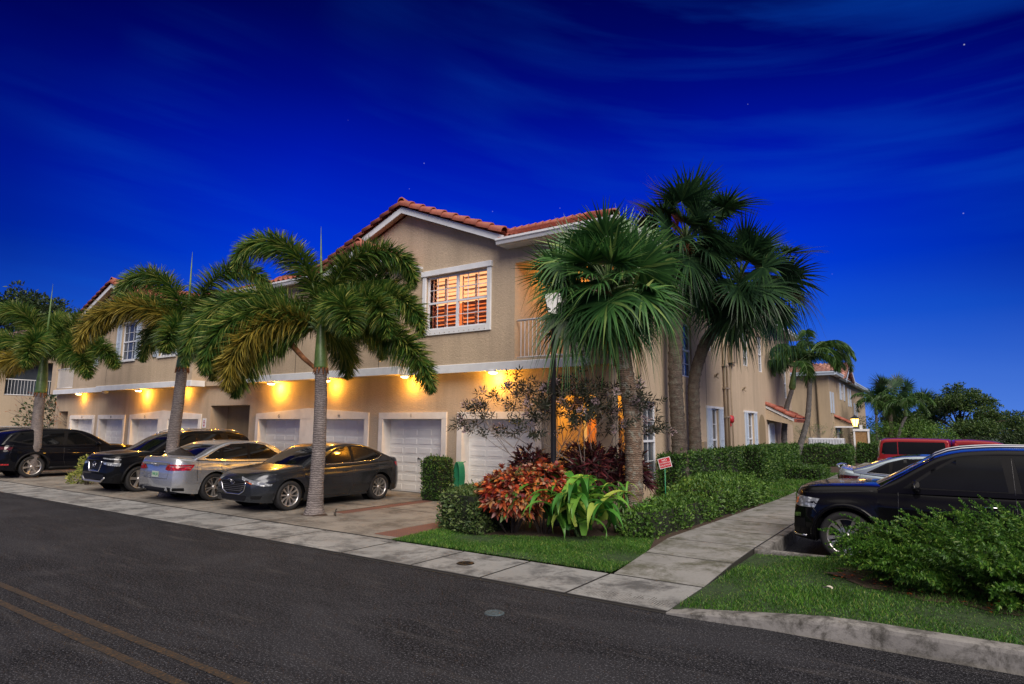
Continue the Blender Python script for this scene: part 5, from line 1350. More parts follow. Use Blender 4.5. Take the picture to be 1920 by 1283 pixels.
def foxtail(label,base,trunkpts,fronds,spear,tr=.15,shaft=1.15,leaf=.40,nl=560,group=None,yel=(),mirrorx=1):
    root=empty('foxtail_palm',base,0,label,'palm tree',group)
    o=np.array(base)
    top=np.array(trunkpts[-1])
    trunk('trunk',rel(o,trunkpts),[(0,tr*1.75),(.06,tr*1.3),(.2,tr*1.1),(.6,tr*1.02),(1,tr*.92)],M['bark_fox'],root,rings=26,amp=.006)
    d=nrm(top-np.array(trunkpts[-2])); c=top+d*shaft
    b=MB(); q=[top-o+d*shaft*t for t in (0,.04,.3,.6,.85,1.0)]; b.tube([Vector(x) for x in q],[tr*1.02,tr*1.12,tr*1.0,tr*.82,tr*.62,tr*.45],14)
    b.build('crownshaft',M['shaft'],root)
    b=MB()
    for k in range(10):
        a=2*PI*k/10+.3; r_=tr*.95; b.tube([Vector(top-o)+Vector((r_*math.cos(a),r_*math.sin(a),.03)),Vector(top-o)+Vector((r_*1.3*math.cos(a),r_*1.3*math.sin(a),-.10-.06*random.random()))],[.03,.008],5)
    b.build('leaf_scar_ring',M['boot'],root)
    for k,fr_ in enumerate(fronds):
        a,e,L,dr,tw=fr_[:5]
        st=c-o-d*(.12+.25*random.random())
        P=arc_path(st,a,e,L,dr,18,tw,fr_[5] if len(fr_)>5 else (2.4 if e>58 else 1.4))
        st_=plume(P,int(nl*L/2.4*1.9),leaf*1.3,.026,fwd=.45,t0=.10,droop=.10)
        rb=MB(); rr=np.linspace(.028,.006,len(P)); rb.tube([Vector(x) for x in P],rr.tolist(),6,smooth=True)
        f=np_mesh('frond',*st_,F['foxy'] if k in yel else F['fox'],root)
        rb.build('frond_stalk',M['shaft'],f)
    if spear:
        b=MB(); s=Vector(c-o); b.tube([s-Vector((0,0,.2)),s+Vector((spear[0]*.5,spear[1]*.5,spear[2]*.5)),s+Vector(spear)],[.055,.035,.004],6); b.build('spear_leaf',M['shaft'],root)
    return root
# nearest foxtail (right one)
fx_=foxtail('foxtail palm between the dark grey sedan and the open driveway, with a tall pointed spear',(-11.15,8.88,.02),
 [(-11.15,8.88,0),(-11.16,8.92,1.2),(-11.25,8.98,2.4),(-11.35,9.02,3.15)],
 [(174,78,3.7,172,8,2.3),(8,81,3.7,190,-6,2.0),(20,70,3.0,165,0,1.8),(180,40,3.0,115,0,1.3),(184,46,4.0,140,0,1.2),(212,26,2.9,125,0,.95),(206,42,3.3,140,0,1.1),(-2,58,3.2,150,-6,1.5),(-10,22,3.4,98,-4,1.0),(-55,45,2.4,128,0,1.3),(60,45,2.7,130,0),(84,8,2.3,92,0),(135,46,2.8,130,0),(196,12,2.6,98,0,.8),(-30,50,2.7,140,0,1.3)],
 (-.18,0,2.25),tr=.138,shaft=1.15,leaf=.43,nl=820,yel=(5,),group='foxtail palms along the driveways')
stub(fx_,(-.25,.10,3.1),(-.85,-.25,3.75),.045,.07)
foxtail('middle foxtail palm rising behind the black crossover and the silver sedan',(-16.95,8.75,.02),
 [(-16.95,8.75,0),(-16.97,8.78,1.5),(-16.90,8.8,2.6),(-16.84,8.8,3.4)],
 [(5,78,3.5,170,0,2.2),(176,79,3.5,175,0,2.0),(182,58,3.1,148,0,1.5),(-80,30,1.8,115,0,1.1),(196,52,3.5,148,-4,1.3),(150,40,2.6,125,0,1.2),(-8,44,2.7,125,0,1.4),(60,56,2.5,130,0),(120,46,2.6,125,0),(-14,14,2.3,92,0,.9),(90,5,2.2,88,0)],
 (-.05,0,2.1),tr=.145,shaft=1.15,leaf=.42,nl=720,yel=(4,),group='foxtail palms along the driveways')
foxtail('leftmost foxtail palm leaning beside the rear wheel of the black vehicle',(-26.1,8.75,.02),
 [(-26.35,8.75,0),(-26.2,8.8,1.0),(-26.45,8.85,2.0),(-26.6,8.9,2.95)],
 [(5,62,2.9,135,0),(-8,34,3.4,98,0),(175,70,3.4,135,0),(185,40,3.4,112,0),(-65,46,3.0,140,0),(-25,22,3.2,95,0),(70,60,2.8,125,0),(195,5,2.4,70,0),(150,30,3.0,100,0),(110,70,2.8,125,0)],
 (.02,0,2.5),tr=.17,shaft=1.6,leaf=.50,nl=700,yel=(7,),group='foxtail palms along the driveways')

def fan_leaf(st,azd,e0,pet,blade,fm,parent,droop=1.0,nseg=44):
    P=arc_path(st,azd,e0,pet,28,8); end=P[-1]; T=nrm(P[-1]-P[-2]); up=np.array([0,0,1.]); S=nrm(np.cross(T,up)); U=np.cross(S,T)
    T=nrm(T-U*.25); ra=RNG.normal(0,.75); S,U=S*math.cos(ra)+U*math.sin(ra),U*math.cos(ra)-S*math.sin(ra); T=nrm(T+S*RNG.normal(0,.25)); S=nrm(S-T*(S@T)); U=np.cross(S,T)
    a=np.radians(np.linspace(-128,128,nseg))+RNG.normal(0,.025,nseg)
    D=T[None]*np.cos(a)[:,None]+S[None]*np.sin(a)[:,None]+U[None]*(.16*np.abs(np.sin(a)))[:,None]
    D=nrm(D+RNG.normal(size=D.shape)*.03)
    L=blade*(.62+.38*np.cos(a*.62))*RNG.uniform(.88,1.08,nseg)
    K=7; q=np.linspace(0,1,K)
    dq=np.clip(q-.35,0,1)**2*1.55*droop
    dr=RNG.uniform(.35,1.3,nseg)
    pts=end[None,None]+D[:,None,:]*(L[:,None]*(q-.2*np.clip(q-.5,0,1)**2*dr[:,None]))[...,None]+np.array([0,0,-1.])*((L*dr)[:,None]*dq)[...,None]
    side=np.cross(D,U[None]); side=nrm(side)[:,None,:]
    W=blade*np.array([.012,.058,.066,.045,.028,.014,.002])[None]*np.ones((nseg,1))
    V,Fc=strip_geo(pts,side,W)
    f=np_mesh('frond',V,Fc,fm,parent)
    b=MB(); b.tube([Vector(x) for x in P],np.linspace(.028,.014,len(P)).tolist(),6); b.build('frond_stalk',M['shaft'],f)
    return f
def fanpalm(label,base,tp,rad,crown,n,pet,blade,fm,bm_,emin=-35,emax=80,group=None,boots=True,extra=()):
    root=empty('cabbage_palm',base,0,label,'palm tree',group); o=np.array(base)
    trunk('trunk',rel(o,tp),rad,bm_,root,rings=30,amp=.03)
    c=np.array(crown)-o; top=np.array(tp[-1])-o
    if boots:
        b=MB()
        for k in range(46):
            t=random.random(); ang=random.uniform(0,2*PI); base_=top*(1-t)+c*t-np.array([0,0,.25]); r_=.13
            q=base_+np.array([r_*math.cos(ang),r_*math.sin(ang),0]); b.tube([Vector(q),Vector(q+np.array([.16*math.cos(ang),.16*math.sin(ang),.28]))],[.05,.022],5)
        b.tube([Vector(top-np.array([0,0,.1])),Vector((top+c)/2),Vector(c)],[.15,.16,.09],10)
        b.build('leaf_boots',M['boot'],root)
    for k in range(n):
        t=(k+.5)/n; e=emax-(emax-emin)*t**1.15+random.uniform(-7,7); a=k*137.5+random.uniform(-12,12)
        fan_leaf(c+np.array([0,0,-.25*t+.1]),a,e,pet*(.62+.5*math.sin(PI*min(1,t*.8+.25)))*random.uniform(.55,1.15),blade*random.uniform(.88,1.1),fm,root,droop=(.06 if t<.4 else .15+.7*(t-.4)/.6))
    for (a,e,p_,bl) in extra: fan_leaf(c,a,e,p_,bl,fm,root,1.1)
    return root
fanpalm('nearest cabbage palm with orange fibrous trunk top, its fronds hiding the lantern',(-5.02,11.62,0),
 [(-5.02,11.62,0),(-5.02,11.62,1.4),(-5.09,11.6,2.6),(-5.2,11.55,3.25),(-5.38,11.5,3.78)],[(0,.20),(.08,.18),(.5,.158),(.8,.165),(.93,.2),(1,.17)],(-5.42,11.4,4.7),48,.9,1.0,F['fan'],M['bark_sabal'],emin=-48,emax=82,group='cabbage palms by the corner of the building',
 extra=((170,72,1.0,1.0),(100,80,1.05,1.0),(10,68,1.0,1.0),(180,45,1.05,1.0),(0,40,1.0,1.0),(180,-8,1.05,.95),(176,-30,1.0,.95),(190,-22,1.05,.95),(182,12,1.0,.9),(-90,-50,.65,.9),(5,-28,.9,.95),(-5,-5,1.0,.95),(8,10,1.0,.95)))
fanpalm('tallest straight cabbage palm standing in the middle of the three',(-5.72,16.4,0),
 [(-5.72,16.4,0),(-5.78,16.4,1.6),(-5.83,16.4,3.2),(-5.78,16.4,4.7),(-5.55,16.4,6.15)],[(0,.23),(.06,.215),(.4,.185),(.8,.185),(1,.15)],(-5.42,16.4,6.95),42,1.15,1.12,F['fan_d'],M['bark_dark'],emin=-40,emax=84,group='cabbage palms by the corner of the building')
fanpalm('cabbage palm whose dark trunk bends right, rightmost of the three by the corner',(-5.8,18.2,0),
 [(-5.78,18.2,0),(-5.93,18.2,1.6),(-5.93,18.2,3.0),(-5.63,18.2,4.2),(-5.0,18.2,5.1),(-4.7,18.2,5.5)],[(0,.205),(.06,.19),(.4,.165),(.8,.17),(1,.145)],(-4.45,18.1,6.1),46,1.25,1.2,F['fan_d'],M['bark_dark'],emin=-62,emax=78,group='cabbage palms by the corner of the building',boots=False,
 extra=((0,0,1.45,1.15),(-5,-28,1.4,1.1),(10,20,1.45,1.1),(4,-45,1.3,1.1),(190,40,1.2,1.0)))

def arch_palm(name,label,base,tp,c,fronds,tr,leaf,nl,fm,group,w=.035,shaftlen=.8,bk=None):
    root=empty(name,base,0,label,'palm tree',group); o=np.array(base)
    trunk('trunk',rel(o,tp),[(0,tr*1.5),(.1,tr*1.15),(.5,tr),(1,tr*.8)],bk or M['bark_x'],root,rings=18,amp=.03,n=10)
    top=np.array(tp[-1])-o; c=np.array(c)-o
    b=MB(); b.tube([Vector(top),Vector(top*.9+c*.1),Vector((top+c)/2),Vector(c)],[tr*.9,tr*1.25,tr*1.0,tr*.5],10); b.build('crownshaft',M['shaft'],root)
    for (a,e,L,dr) in fronds:
        P=arc_path(c,a,e,L,dr,16); g=plume(P,nl,leaf,w,fwd=.7,t0=.12,circ=False,droop=.30)
        f=np_mesh('frond',*g,fm,root); rb=MB(); rb.tube([Vector(x) for x in P],np.linspace(.025,.005,len(P)).tolist(),5); rb.build('frond_stalk',M['shaft'],f)
    return root
FR=[(k*45+random.uniform(-14,14),random.uniform(20,66),random.uniform(2.1,2.7),random.uniform(105,145)) for k in range(13)]
arch_palm('arching_palm','left slim palm of the leaning pair in front of the entrance canopy',(-5.8,30.5,.04),[(-5.78,30.5,0),(-5.85,30.5,1.4),(-5.72,30.5,2.7),(-5.42,30.5,3.7)],(-5.25,30.5,4.75),FR,.12,.52,260,F['xmas'],'slim leaning palms beside the clipped hedge')
arch_palm('arching_palm','right slim palm of the leaning pair, curving up with a yellow green crownshaft',(-5.55,30.6,.04),[(-5.62,30.6,0),(-5.25,30.6,1.1),(-4.82,30.6,2.6),(-4.66,30.6,4.2)],(-4.62,30.6,5.3),[(a+20,e,L,d) for a,e,L,d in FR]+[(0,50,2.4,125),(8,25,2.5,110)],.12,.52,280,F['xmas'],'slim leaning palms beside the clipped hedge')

# ------------------------------------------------------------ hedges and bushes
def hedge(name,label,cat,poly,z0,z1,fm,leaf=.055,dens=900,jit=.035,group=None,round_=.0):
    """clipped hedge over a convex footprint polygon (ccw)"""
    P=np.array(poly,float); c=P.mean(0); n=len(P)
    root=empty(name,(float(c[0]),float(c[1]),z0),0,label,cat,group)
    b=MB(); q=c+(P-c)*.90; 
    b.prism([(x-c[0],y-c[1]) for x,y in q],2,0.0,(z1-z0)-.05); b.build('dark_core',F['core'],root)  # solid block that closes the hedge, inner shade put into its dark colour
    pos=[];nr_=[]
    for i in range(n):
        a,d=P[i],P[(i+1)%n]; L=np.linalg.norm(d-a); k=int(L*(z1-z0)*dens)
        t=RNG.random(k);h=RNG.random(k); out=np.array([(d-a)[1],-(d-a)[0],0])/L
        p=np.column_stack([a+(d-a)*t[:,None],z0+h*(z1-z0)]); pos.append(p); nr_.append(np.tile(out,(k,1)))
    mn,mx=P.min(0),P.max(0); A=np.prod(mx-mn); k=int(A*dens*1.1)
    p2=RNG.uniform(mn,mx,(k,2)); ins=np.ones(k,bool)
    for i in range(n):
        a,d=P[i],P[(i+1)%n]; ins&=((d-a)[0]*(p2[:,1]-a[1])-(d-a)[1]*(p2[:,0]-a[0]))>0
    p2=p2[ins]; pos.append(np.column_stack([p2,np.full(len(p2),z1)])); nr_.append(np.tile([0,0,1.],(len(p2),1)))
    pos=np.concatenate(pos);nv=np.concatenate(nr_)
    lump=.5*np.sin(pos[:,0]*5.1+pos[:,2]*3)+.5*np.sin(pos[:,1]*4.3+1+pos[:,2]*4)
    pos=pos+nv*(lump[:,None]*jit+RNG.normal(0,jit*.7,(len(pos),1))-jit*.6)
    if round_:
        tz=np.clip((pos[:,2]-(z1-round_))/round_,0,1)
        pos[:,:2]=c+(pos[:,:2]-c)*(1-.22*tz[:,None]**2)
        bz=np.clip(((z0+.12)-pos[:,2])/.2,0,1); pos[:,:2]=c+(pos[:,:2]-c)*(1-.1*bz[:,None])
    pos=pos-np.array([c[0],c[1],z0]); m=len(pos)
    D=nrm(nv*.6+np.array([0,0,.45])+rand_dirs(m)*.8)
    sz=RNG.uniform(.5,1.5,m); out=(RNG.random(m)<.04)[:,None]*nv*RNG.uniform(.02,.09,(m,1)); V,Fc=leaf_geo(pos+out,D,nrm(nv+rand_dirs(m)*.7+[0,0,.5]),leaf*sz,leaf*.55*sz)
    np_mesh('foliage',V,Fc,fm,root); return root
hedge('hedge','low boxwood hedge between the driveway and the red leaved shrub','hedge',[(-7.75,8.95),(-6.7,8.75),(-6.7,9.9),(-7.75,10.1)],.03,.73,F['boxw'],.055,1500,.04,round_=.25)
hedge('bush','tall clipped box shrub standing against the garage door with letter I','bush',[(-11.2,12.25),(-10.62,12.25),(-10.62,12.85),(-11.2,12.85)],.02,1.08,F['hedge'],.05,1500,.03,round_=.12)
hedge('hedge','low loose green hedge lining the inner edge of the concrete path','hedge',[(-4.62,10.15),(-4.15,10.3),(-3.98,13.4),(-4.85,13.4)],.03,.50,F['hedge_lt'],.06,1500,.07,round_=.2)
hedge('hedge','second stretch of the low hedge along the path, in front of the middle palms','hedge',[(-5.1,13.45),(-3.97,13.45),(-3.78,17.2),(-4.6,18.4),(-5.9,18.4)],.03,.62,F['hedge_lt'],.065,1300,.08,round_=.2)
hedge('hedge','tall hedge behind the palm trunks under the ground floor window','hedge',[(-6.1,15.6),(-5.55,15.6),(-5.5,21.8),(-6.1,21.8)],.03,1.22,F['hedge'],.065,900,.05)
hedge('hedge','tall square cut hedge below the shuttered side windows','hedge',[(-6.12,22.0),(-4.95,22.0),(-5.05,29.3),(-6.12,29.3)],.03,1.22,F['hedge'],.07,1000,.04)
hedge('hedge','very low clipped hedge at the end of the grass by the slim palms','hedge',[(-5.5,25.6),(-3.72,25.6),(-3.72,27.6),(-5.5,27.6)],.03,.47,F['hedge'],.07,900,.035)
hedge('hedge','wide hedge behind the two slim palms in front of the far building','hedge',[(-6.9,35),(-3.9,36.5),(-3.9,38.2),(-6.9,38.2)],.03,1.05,F['hedge'],.09,500,.06)
hedge('hedge','far hedge between the notice board and the red pickup','hedge',[(-3.9,40.4),(-2.75,40.4),(-2.75,44),(-3.9,44)],.03,1.12,F['hedge'],.10,450,.06)
# variegated bush (two lumps on stems)
def blob_bush(name,label,cat,blobs,fm,leaf,n,parent=None,stem=True,group=None,aspect=.5):
    c0=np.array([blobs[0][0],blobs[0][1],.02]); root=empty(name,tuple(map(float,c0)),0,label,cat,group)
    P=[];Nn=[]
    for (x,y,z,r,rz) in blobs:
        k=int(n*r*r/sum(b[3]**2 for b in blobs)); d=rand_dirs(k); rr=RNG.uniform(.55,1.05,k)[:,None]*(1+.12*np.sin(d[:,0:1]*6+x*3)*np.cos(d[:,1:2]*5))
        P.append(np.array([x,y,z])+d*rr*[r,r,rz]); Nn.append(d)
    P=np.concatenate(P)-c0;Nn=np.concatenate(Nn); m=len(P)
    D=nrm(Nn*.8+rand_dirs(m)*.7+[0,0,.35]); V,Fc=leaf_geo(P,D,nrm(Nn+rand_dirs(m)*.6),leaf*RNG.uniform(.6,1.3,m),leaf*aspect)
    np_mesh('foliage',V,Fc,fm,root)
    b=MB()
    for (x,y,z,r,rz) in blobs:
        for k in range(5):
            a=random.uniform(0,2*PI); b.tube([(x-c0[0]+.04*math.cos(a),y-c0[1]+.04*math.sin(a),0),(x-c0[0]+r*.4*math.cos(a),y-c0[1]+r*.4*math.sin(a),z-.02)],[.014,.006],5)
    b.build('stems',M['bark_t'],root); return root
blob_bush('bush','small yellow green variegated bush in front of the black crossover','bush',[(-21.95,8.8,.62,.28,.28),(-22.0,8.9,.36,.3,.3),(-22.55,8.75,.18,.26,.2)],F['varieg'],.10,900)
# croton: clusters of big leaves
def whorl_bush(name,label,blobs,fm,nw,leaf,per=11,w=.32,cat='shrub',up=.35):
    c0=np.array([blobs[0][0],blobs[0][1],.03]); root=empty(name,tuple(map(float,c0)),0,label,cat)
    Ps=[];Ds=[];Ns=[]; sb=MB()
    for (x,y,z,r,rz) in blobs:
        k=int(nw*r*r/sum(b[3]**2 for b in blobs)); d=rand_dirs(k); d[:,2]=np.abs(d[:,2])*1.0-.35*(RNG.random(k)<.45); d=nrm(d)
        q=np.array([x,y,z])+d*RNG.uniform(.62,1.0,k)[:,None]*[r,r,rz]
        for j in range(k):
            ax=nrm(d[j]+np.array([0,0,up])+RNG.normal(size=3)*.2); a1=nrm(np.cross(ax,[.3,.5,.8])); a2=np.cross(ax,a1)
            th=np.arange(per)*2.4+RNG.random()*6; op=np.linspace(.25,1.25,per)
            D=ax[None]*np.cos(op)[:,None]+(a1[None]*np.cos(th)[:,None]+a2[None]*np.sin(th)[:,None])*np.sin(op)[:,None]
            Ps.append(q[j]+ax*.03*(1-np.linspace(0,1,per))[:,None]); Ds.append(D); Ns.append(np.tile(ax,(per,1)))
        for j in range(0,k,max(1,k//10)): sb.tube([(x-c0[0]+.1*d[j][0],y-c0[1]+.1*d[j][1],0),tuple(q[j]-c0)],[.014,.006],5)
    P=np.concatenate(Ps)-c0;D=np.concatenate(Ds);Nn=np.concatenate(Ns);m=len(P)
    # two-segment leaves (arched)
    L=(leaf*RNG.uniform(.7,1.25,m)); K=4; q=np.linspace(0,1,K)
    pts=P[:,None]+D[:,None]*(L[:,None]*q)[...,None]+np.array([0,0,-1.])*(L[:,None]*.35*q**2)[...,None]
    side=nrm(np.cross(D,Nn)+1e-6)[:,None,:]; W=(L*w)[:,None]*np.array([.35,1,.85,.06])
    V,Fc=strip_geo(pts,side,W); np_mesh('foliage',V,Fc,fm,root); sb.build('stems',M['bark_t'],root); return root
whorl_bush('croton_shrub','rounded shrub of red, orange and green leaves beside the boxwood hedge',[(-6.45,9.45,.62,.62,.58),(-5.95,9.75,.72,.52,.60),(-6.75,9.75,.55,.5,.45)],F['croton'],620,.14,12,.40)
whorl_bush('cordyline_shrub','dark burgundy leaved shrub mass behind the big strap leaved plant',[(-5.95,11.6,.85,.6,.62),(-5.55,12.3,.9,.55,.6),(-6.3,12.0,.95,.6,.6)],F['cordy'],330,.22,10,.16)
whorl_bush('cordyline_shrub','narrow green and burgundy shrub between the lamp post and the garage door with letter J',[(-6.95,10.9,.85,.42,.62)],F['cordy'],110,.24,10,.16)
# strap leaved plant
def strap_plant(label,c,n,L,w,fm,seed=1,zb=0,spread=.28):
    root=empty('strap_leaf_plant',(c[0],c[1],.03),0,label,'plant')
    a=RNG.uniform(0,360,n); 
    pts=[];W=[]
    for k in range(n):
        l=L*RNG.uniform(.65,1.15); h=RNG.uniform(.1,.75)
        st=np.array([RNG.normal()*spread,RNG.normal()*spread,h*.8]); P=arc_path(st,a[k],RNG.uniform(48,82),l,RNG.uniform(125,172),12,RNG.uniform(-20,20),1.6)
        pts.append(P); q=np.linspace(0,1,12); W.append(w*RNG.uniform(.7,1.2)*np.sin(PI*np.clip(q*.9+.1,0,1))**.7*(1-q**6))
    pts=np.array(pts);W=np.array(W)
    T=nrm(np.gradient(pts,axis=1)); S=nrm(np.cross(T,[0,0,1.])+1e-5)
    # V-section: two halves
    U=np.cross(S,T); half=S*.5
    A=pts+ (S*W[...,None]*.5)+U*W[...,None]*.16; B_=pts-(S*W[...,None]*.5)+U*W[...,None]*.16
    N_,K,_=pts.shape; V=np.stack([A,pts,B_],2).reshape(-1,3)
    base=(np.arange(N_)[:,None]*K+np.arange(K-1)[None,:])*3
    Fc=np.concatenate([np.stack([base,base+1,base+4,base+3],-1).reshape(-1,4),np.stack([base+1,base+2,base+5,base+4],-1).reshape(-1,4)])
    np_mesh('foliage',V,Fc,fm,root,True)
    b=MB()
    for k in range(6): b.tube([(RNG.normal()*.1,RNG.normal()*.1,0),(RNG.normal()*spread*.8,RNG.normal()*spread*.8,.55)],[.03,.018],6)
    b.build('stems',M['shaft'],root); return root
strap_plant('tall plant with long drooping bright green strap leaves in front of the lamp post',(-5.42,9.85),110,1.2,.16,F['strap'])
strap_plant('smaller clump of narrow green strap leaves at the foot of the nearest cabbage palm',(-4.95,10.6),26,.8,.05,F['strap'],spread=.15)
# big fern bush
def fern_bush():
    c=np.array([.80,9.1,.12]); root=empty('fern_bush',(float(c[0]),float(c[1]),.12),0,'big bushy foxtail fern at the right, in front of the large black vehicle','bush')
    geos=[]; n=760
    for k in range(n):
        x=RNG.uniform(-1.6,2.2); y=RNG.uniform(-.95,.62)
        if (x/2.1-.06)**2+((y+.1)/.95)**2>1: continue
        ang=math.degrees(math.atan2(y*1.2,x+.01))  # outward
        edge=min(1,math.hypot((x-.2)/1.8,y/.8)); e=86-52*edge*RNG.uniform(.5,1.25)
        out=np.array([x-.2,y*1.5,0]); out=out/ (np.linalg.norm(out)+.01); a=math.degrees(math.atan2(out@CAMF,out@CAMR))+RNG.normal()*35
        L=RNG.uniform(.62,1.0)*(1.08-.28*edge); P=arc_path(np.array([x*.92,y*.85,RNG.uniform(0,.28)]),a,e,L,RNG.uniform(25,80),12)
        geos.append(plume(P,150,.066,.017,fwd=.55,t0=.05,droop=.02))
    V,Fc=merge(geos); np_mesh('foliage',V,Fc,F['fern'],root)
    b=MB(); 
    for k in range(60):
        x=RNG.uniform(-1.3,2.0); y=RNG.uniform(-.5,.4); b.tube([(x,y,0),(x*1.03+RNG.normal()*.06,y*1.05,RNG.uniform(.3,.5))],[.008,.004],4)
    b.lathe([(1.0,0),(.95,.25),(.6,.42),(0,.5)],20,(.35,0,0));  # dark dome filling the bush, shade between the plumes put into its colour
    vs=b.v[-80:]; b.v[-80:]=[((p[0]-.35)*1.45+.35,p[1]*.5,p[2]) for p in vs]
    b.build('stems',F['core'],root)
fern_bush()
n=46
MB().add([(.62+1.82*(1+.05*math.sin(k*1.9)+.04*math.sin(k*3.7))*math.cos(2*PI*k/n),9.0+.98*(1+.06*math.sin(k*2.3)+.05*math.sin(k*4.1))*math.sin(2*PI*k/n),zl2(-.3,8)+.008) for k in range(n)],[tuple(range(n))]).build('mulch_ring',M['mulch'],kind='structure')
for (x,y) in ((-11.12,8.85),(-16.95,8.72),(-26.2,8.72)):
    b=MB(); n=22; b.add([(x+(.34+.06*math.sin(k*2.1))*math.cos(2*PI*k/n),y+(.24+.03*math.sin(k*3.1))*math.sin(2*PI*k/n),.026) for k in range(n)]+[(x,y,.06)],[(k,(k+1)%n,n) for k in range(n)],0,True); b.build('mulch_ring',M['mulch'],kind='structure')

# flowering open shrub
def branchy(name,label,cat,base,n0,h,spread,fm,leaf,nleaf,bkm,flowers=0,depth=4,leafw=.26,dirz=1.6,rad=.022):
    root=empty(name,base,0,label,cat); b=MB(); tips=[]
    def grow(p,d,L,r,k):
        q=p+d*L*.55+Vector((random.gauss(0,.04),random.gauss(0,.04),.03))*L; e=q+(d+Vector((random.gauss(0,.15),random.gauss(0,.15),random.gauss(0,.12)))).normalized()*L*.45
        b.tube([p,q,e],[r,r*.8,r*.6],5,caps=False)
        if k<=1: tips.append((e,(e-q).normalized()))
        if k==0: return
        for j in range(2 if random.random()<.55 else 3):
            nd=(d+Vector((random.gauss(0,spread),random.gauss(0,spread),random.gauss(0,spread*.55)))).normalized(); grow(e,nd,L*random.uniform(.62,.86),r*.6,k-1)
    for j in range(n0):
        a=2*PI*j/n0+random.uniform(-.3,.3); d=Vector((math.cos(a),math.sin(a),dirz*random.uniform(.7,1.2))).normalized()
        grow(Vector((.08*math.cos(a),.08*math.sin(a),0)),d,h,rad,depth)
    b.build('branches',bkm,root)
    P=[];D=[];Nn=[];FP=[]
    for (t,d) in tips:
        t=np.array(t);d=np.array(d); k=nleaf; a1=nrm(np.cross(d,[.2,.9,.3])); a2=np.cross(d,a1); th=np.arange(k)*2.4+random.random()*6; op=np.linspace(.5,1.7,k)
        P.append(t-d*np.linspace(0,.10,k)[:,None]); D.append(d*np.cos(op)[:,None]+(a1*np.cos(th)[:,None]+a2*np.sin(th)[:,None])*np.sin(op)[:,None]); Nn.append(np.tile(d,(k,1)))
        if flowers and random.random()<flowers: FP.append(t+d*.03)
    if nleaf:
        P=np.concatenate(P);D=np.concatenate(D);Nn=np.concatenate(Nn); m=len(P)
        V,Fc=leaf_geo(P,nrm(D+[0,0,-.1]),Nn,leaf*RNG.uniform(.7,1.3,m),leaf*leafw,-.12); np_mesh('foliage',V,Fc,fm,root)
    if FP:
        FP=np.array(FP); k=40; d=rand_dirs(len(FP)*k); P=np.repeat(FP,k,0)+d*RNG.uniform(.02,.085,(len(d),1)); V,Fc=leaf_geo(P,d,rand_dirs(len(d)),.042,.028); np_mesh('blossom',V,Fc,F['flower'],root)
    return root
random.seed(21)
branchy('flowering_shrub','tall open shrub with dark narrow leaves and pale pink flower heads around the lamp post','shrub',(-6.5,11.75,.03),9,1.08,.46,F['shrub'],.125,11,M['bark_pale'],.16,4,dirz=1.75)
branchy('bare_shrub','bare pale branched shrub at the far left behind the parked cars','shrub',(-38.5,15.0,0),8,1.4,.42,F['autumn'],.12,1,M['bark_pale'],0,4,rad=.05,dirz=1.1)
branchy('bare_shrub','thin sparse shrub against the blank wall of the far building','shrub',(-7.6,50.5,0),6,.9,.35,F['hedge_lt'],.12,3,M['bark_pale'],0,3,rad=.03)
blob_bush('bush','orange leaved bush behind the dark vehicles at the far left','bush',[(-36.9,14.9,2.1,.9,.35),(-38.6,14.4,1.2,.9,.6)],F['autumn'],.16,700)
blob_bush('bush','dense dark shrubbery filling the gap at the far left edge','bush',[(-40.6,18,1.8,2.3,1.9),(-43.2,15.5,1.8,2.0,2.0),(-44,19,3.4,2.4,2.2)],F['tree_d'],.22,7000)

# ------------------------------------------------------------ background trees
def tree(label,base,h,crowns,fm,leaf,n,trk=.25,group=None,name='broadleaf_tree'):
    root=empty(name,base,0,label,'tree',group); b=MB()
    b.tube([(0,0,0),(.05,0,h*.25),(-.08,.05,h*.5)],[trk,trk*.7,trk*.55],9)
    for (x,y,z,r,rz) in crowns: b.tube([(-.05,.03,h*.35),(x*.45,y*.45,h*.35+(z-h*.35)*.6),(x,y,z)],[trk*.5,trk*.3,trk*.08],6)
    b.build('trunk',M['bark_t'],root)
    P=[];Nn=[]; tot=sum(c[3]**2 for c in crowns)
    for (x,y,z,r,rz) in crowns:
        k=int(n*r*r/tot); ncl=max(6,int(k/42)); cd=rand_dirs(ncl); cc=np.array([x,y,z])+cd*(RNG.random(ncl)**.4)[:,None]*[r,r,rz]
        j=RNG.integers(0,ncl,k); s=r*.20; d=rand_dirs(k); P.append(cc[j]+d*(RNG.random(k)**.5)[:,None]*[s*1.5,s*1.5,s*.9]); Nn.append(nrm(d+cd[j]*.5))
    P=np.concatenate(P);Nn=np.concatenate(Nn);m=len(P)
    V,Fc=leaf_geo(P,nrm(Nn+rand_dirs(m)*.8),nrm(Nn+[0,0,.6]+rand_dirs(m)*.5),leaf*RNG.uniform(.6,1.3,m),leaf*.5); np_mesh('crown',V,Fc,fm,root); return root
def ring_crown(n,R,z0,z1,r0,r1,seed):
    rg=random.Random(seed); out=[]
    for k in range(n):
        a=rg.uniform(0,2*PI); q=R*math.sqrt(rg.random()); z=z0+(z1-z0)*(1-(q/R)**1.6)*rg.uniform(.55,1); out.append((q*math.cos(a),q*math.sin(a),z,rg.uniform(r0,r1),rg.uniform(r0,r1)*.6))
    return out
tree('broad feathery tree beyond the parking lot at the right',(1.5,66,0),5,ring_crown(22,4.6,1.8,5.6,1.0,1.6,5),F['tree'],.20,26000,.2,'trees beyond the parking lot')
tree('smaller round tree standing right of the far palms',(-2.4,70,0),4.5,ring_crown(12,2.8,1.2,4.4,.9,1.3,6),F['tree'],.20,12000,.18,'trees beyond the parking lot')
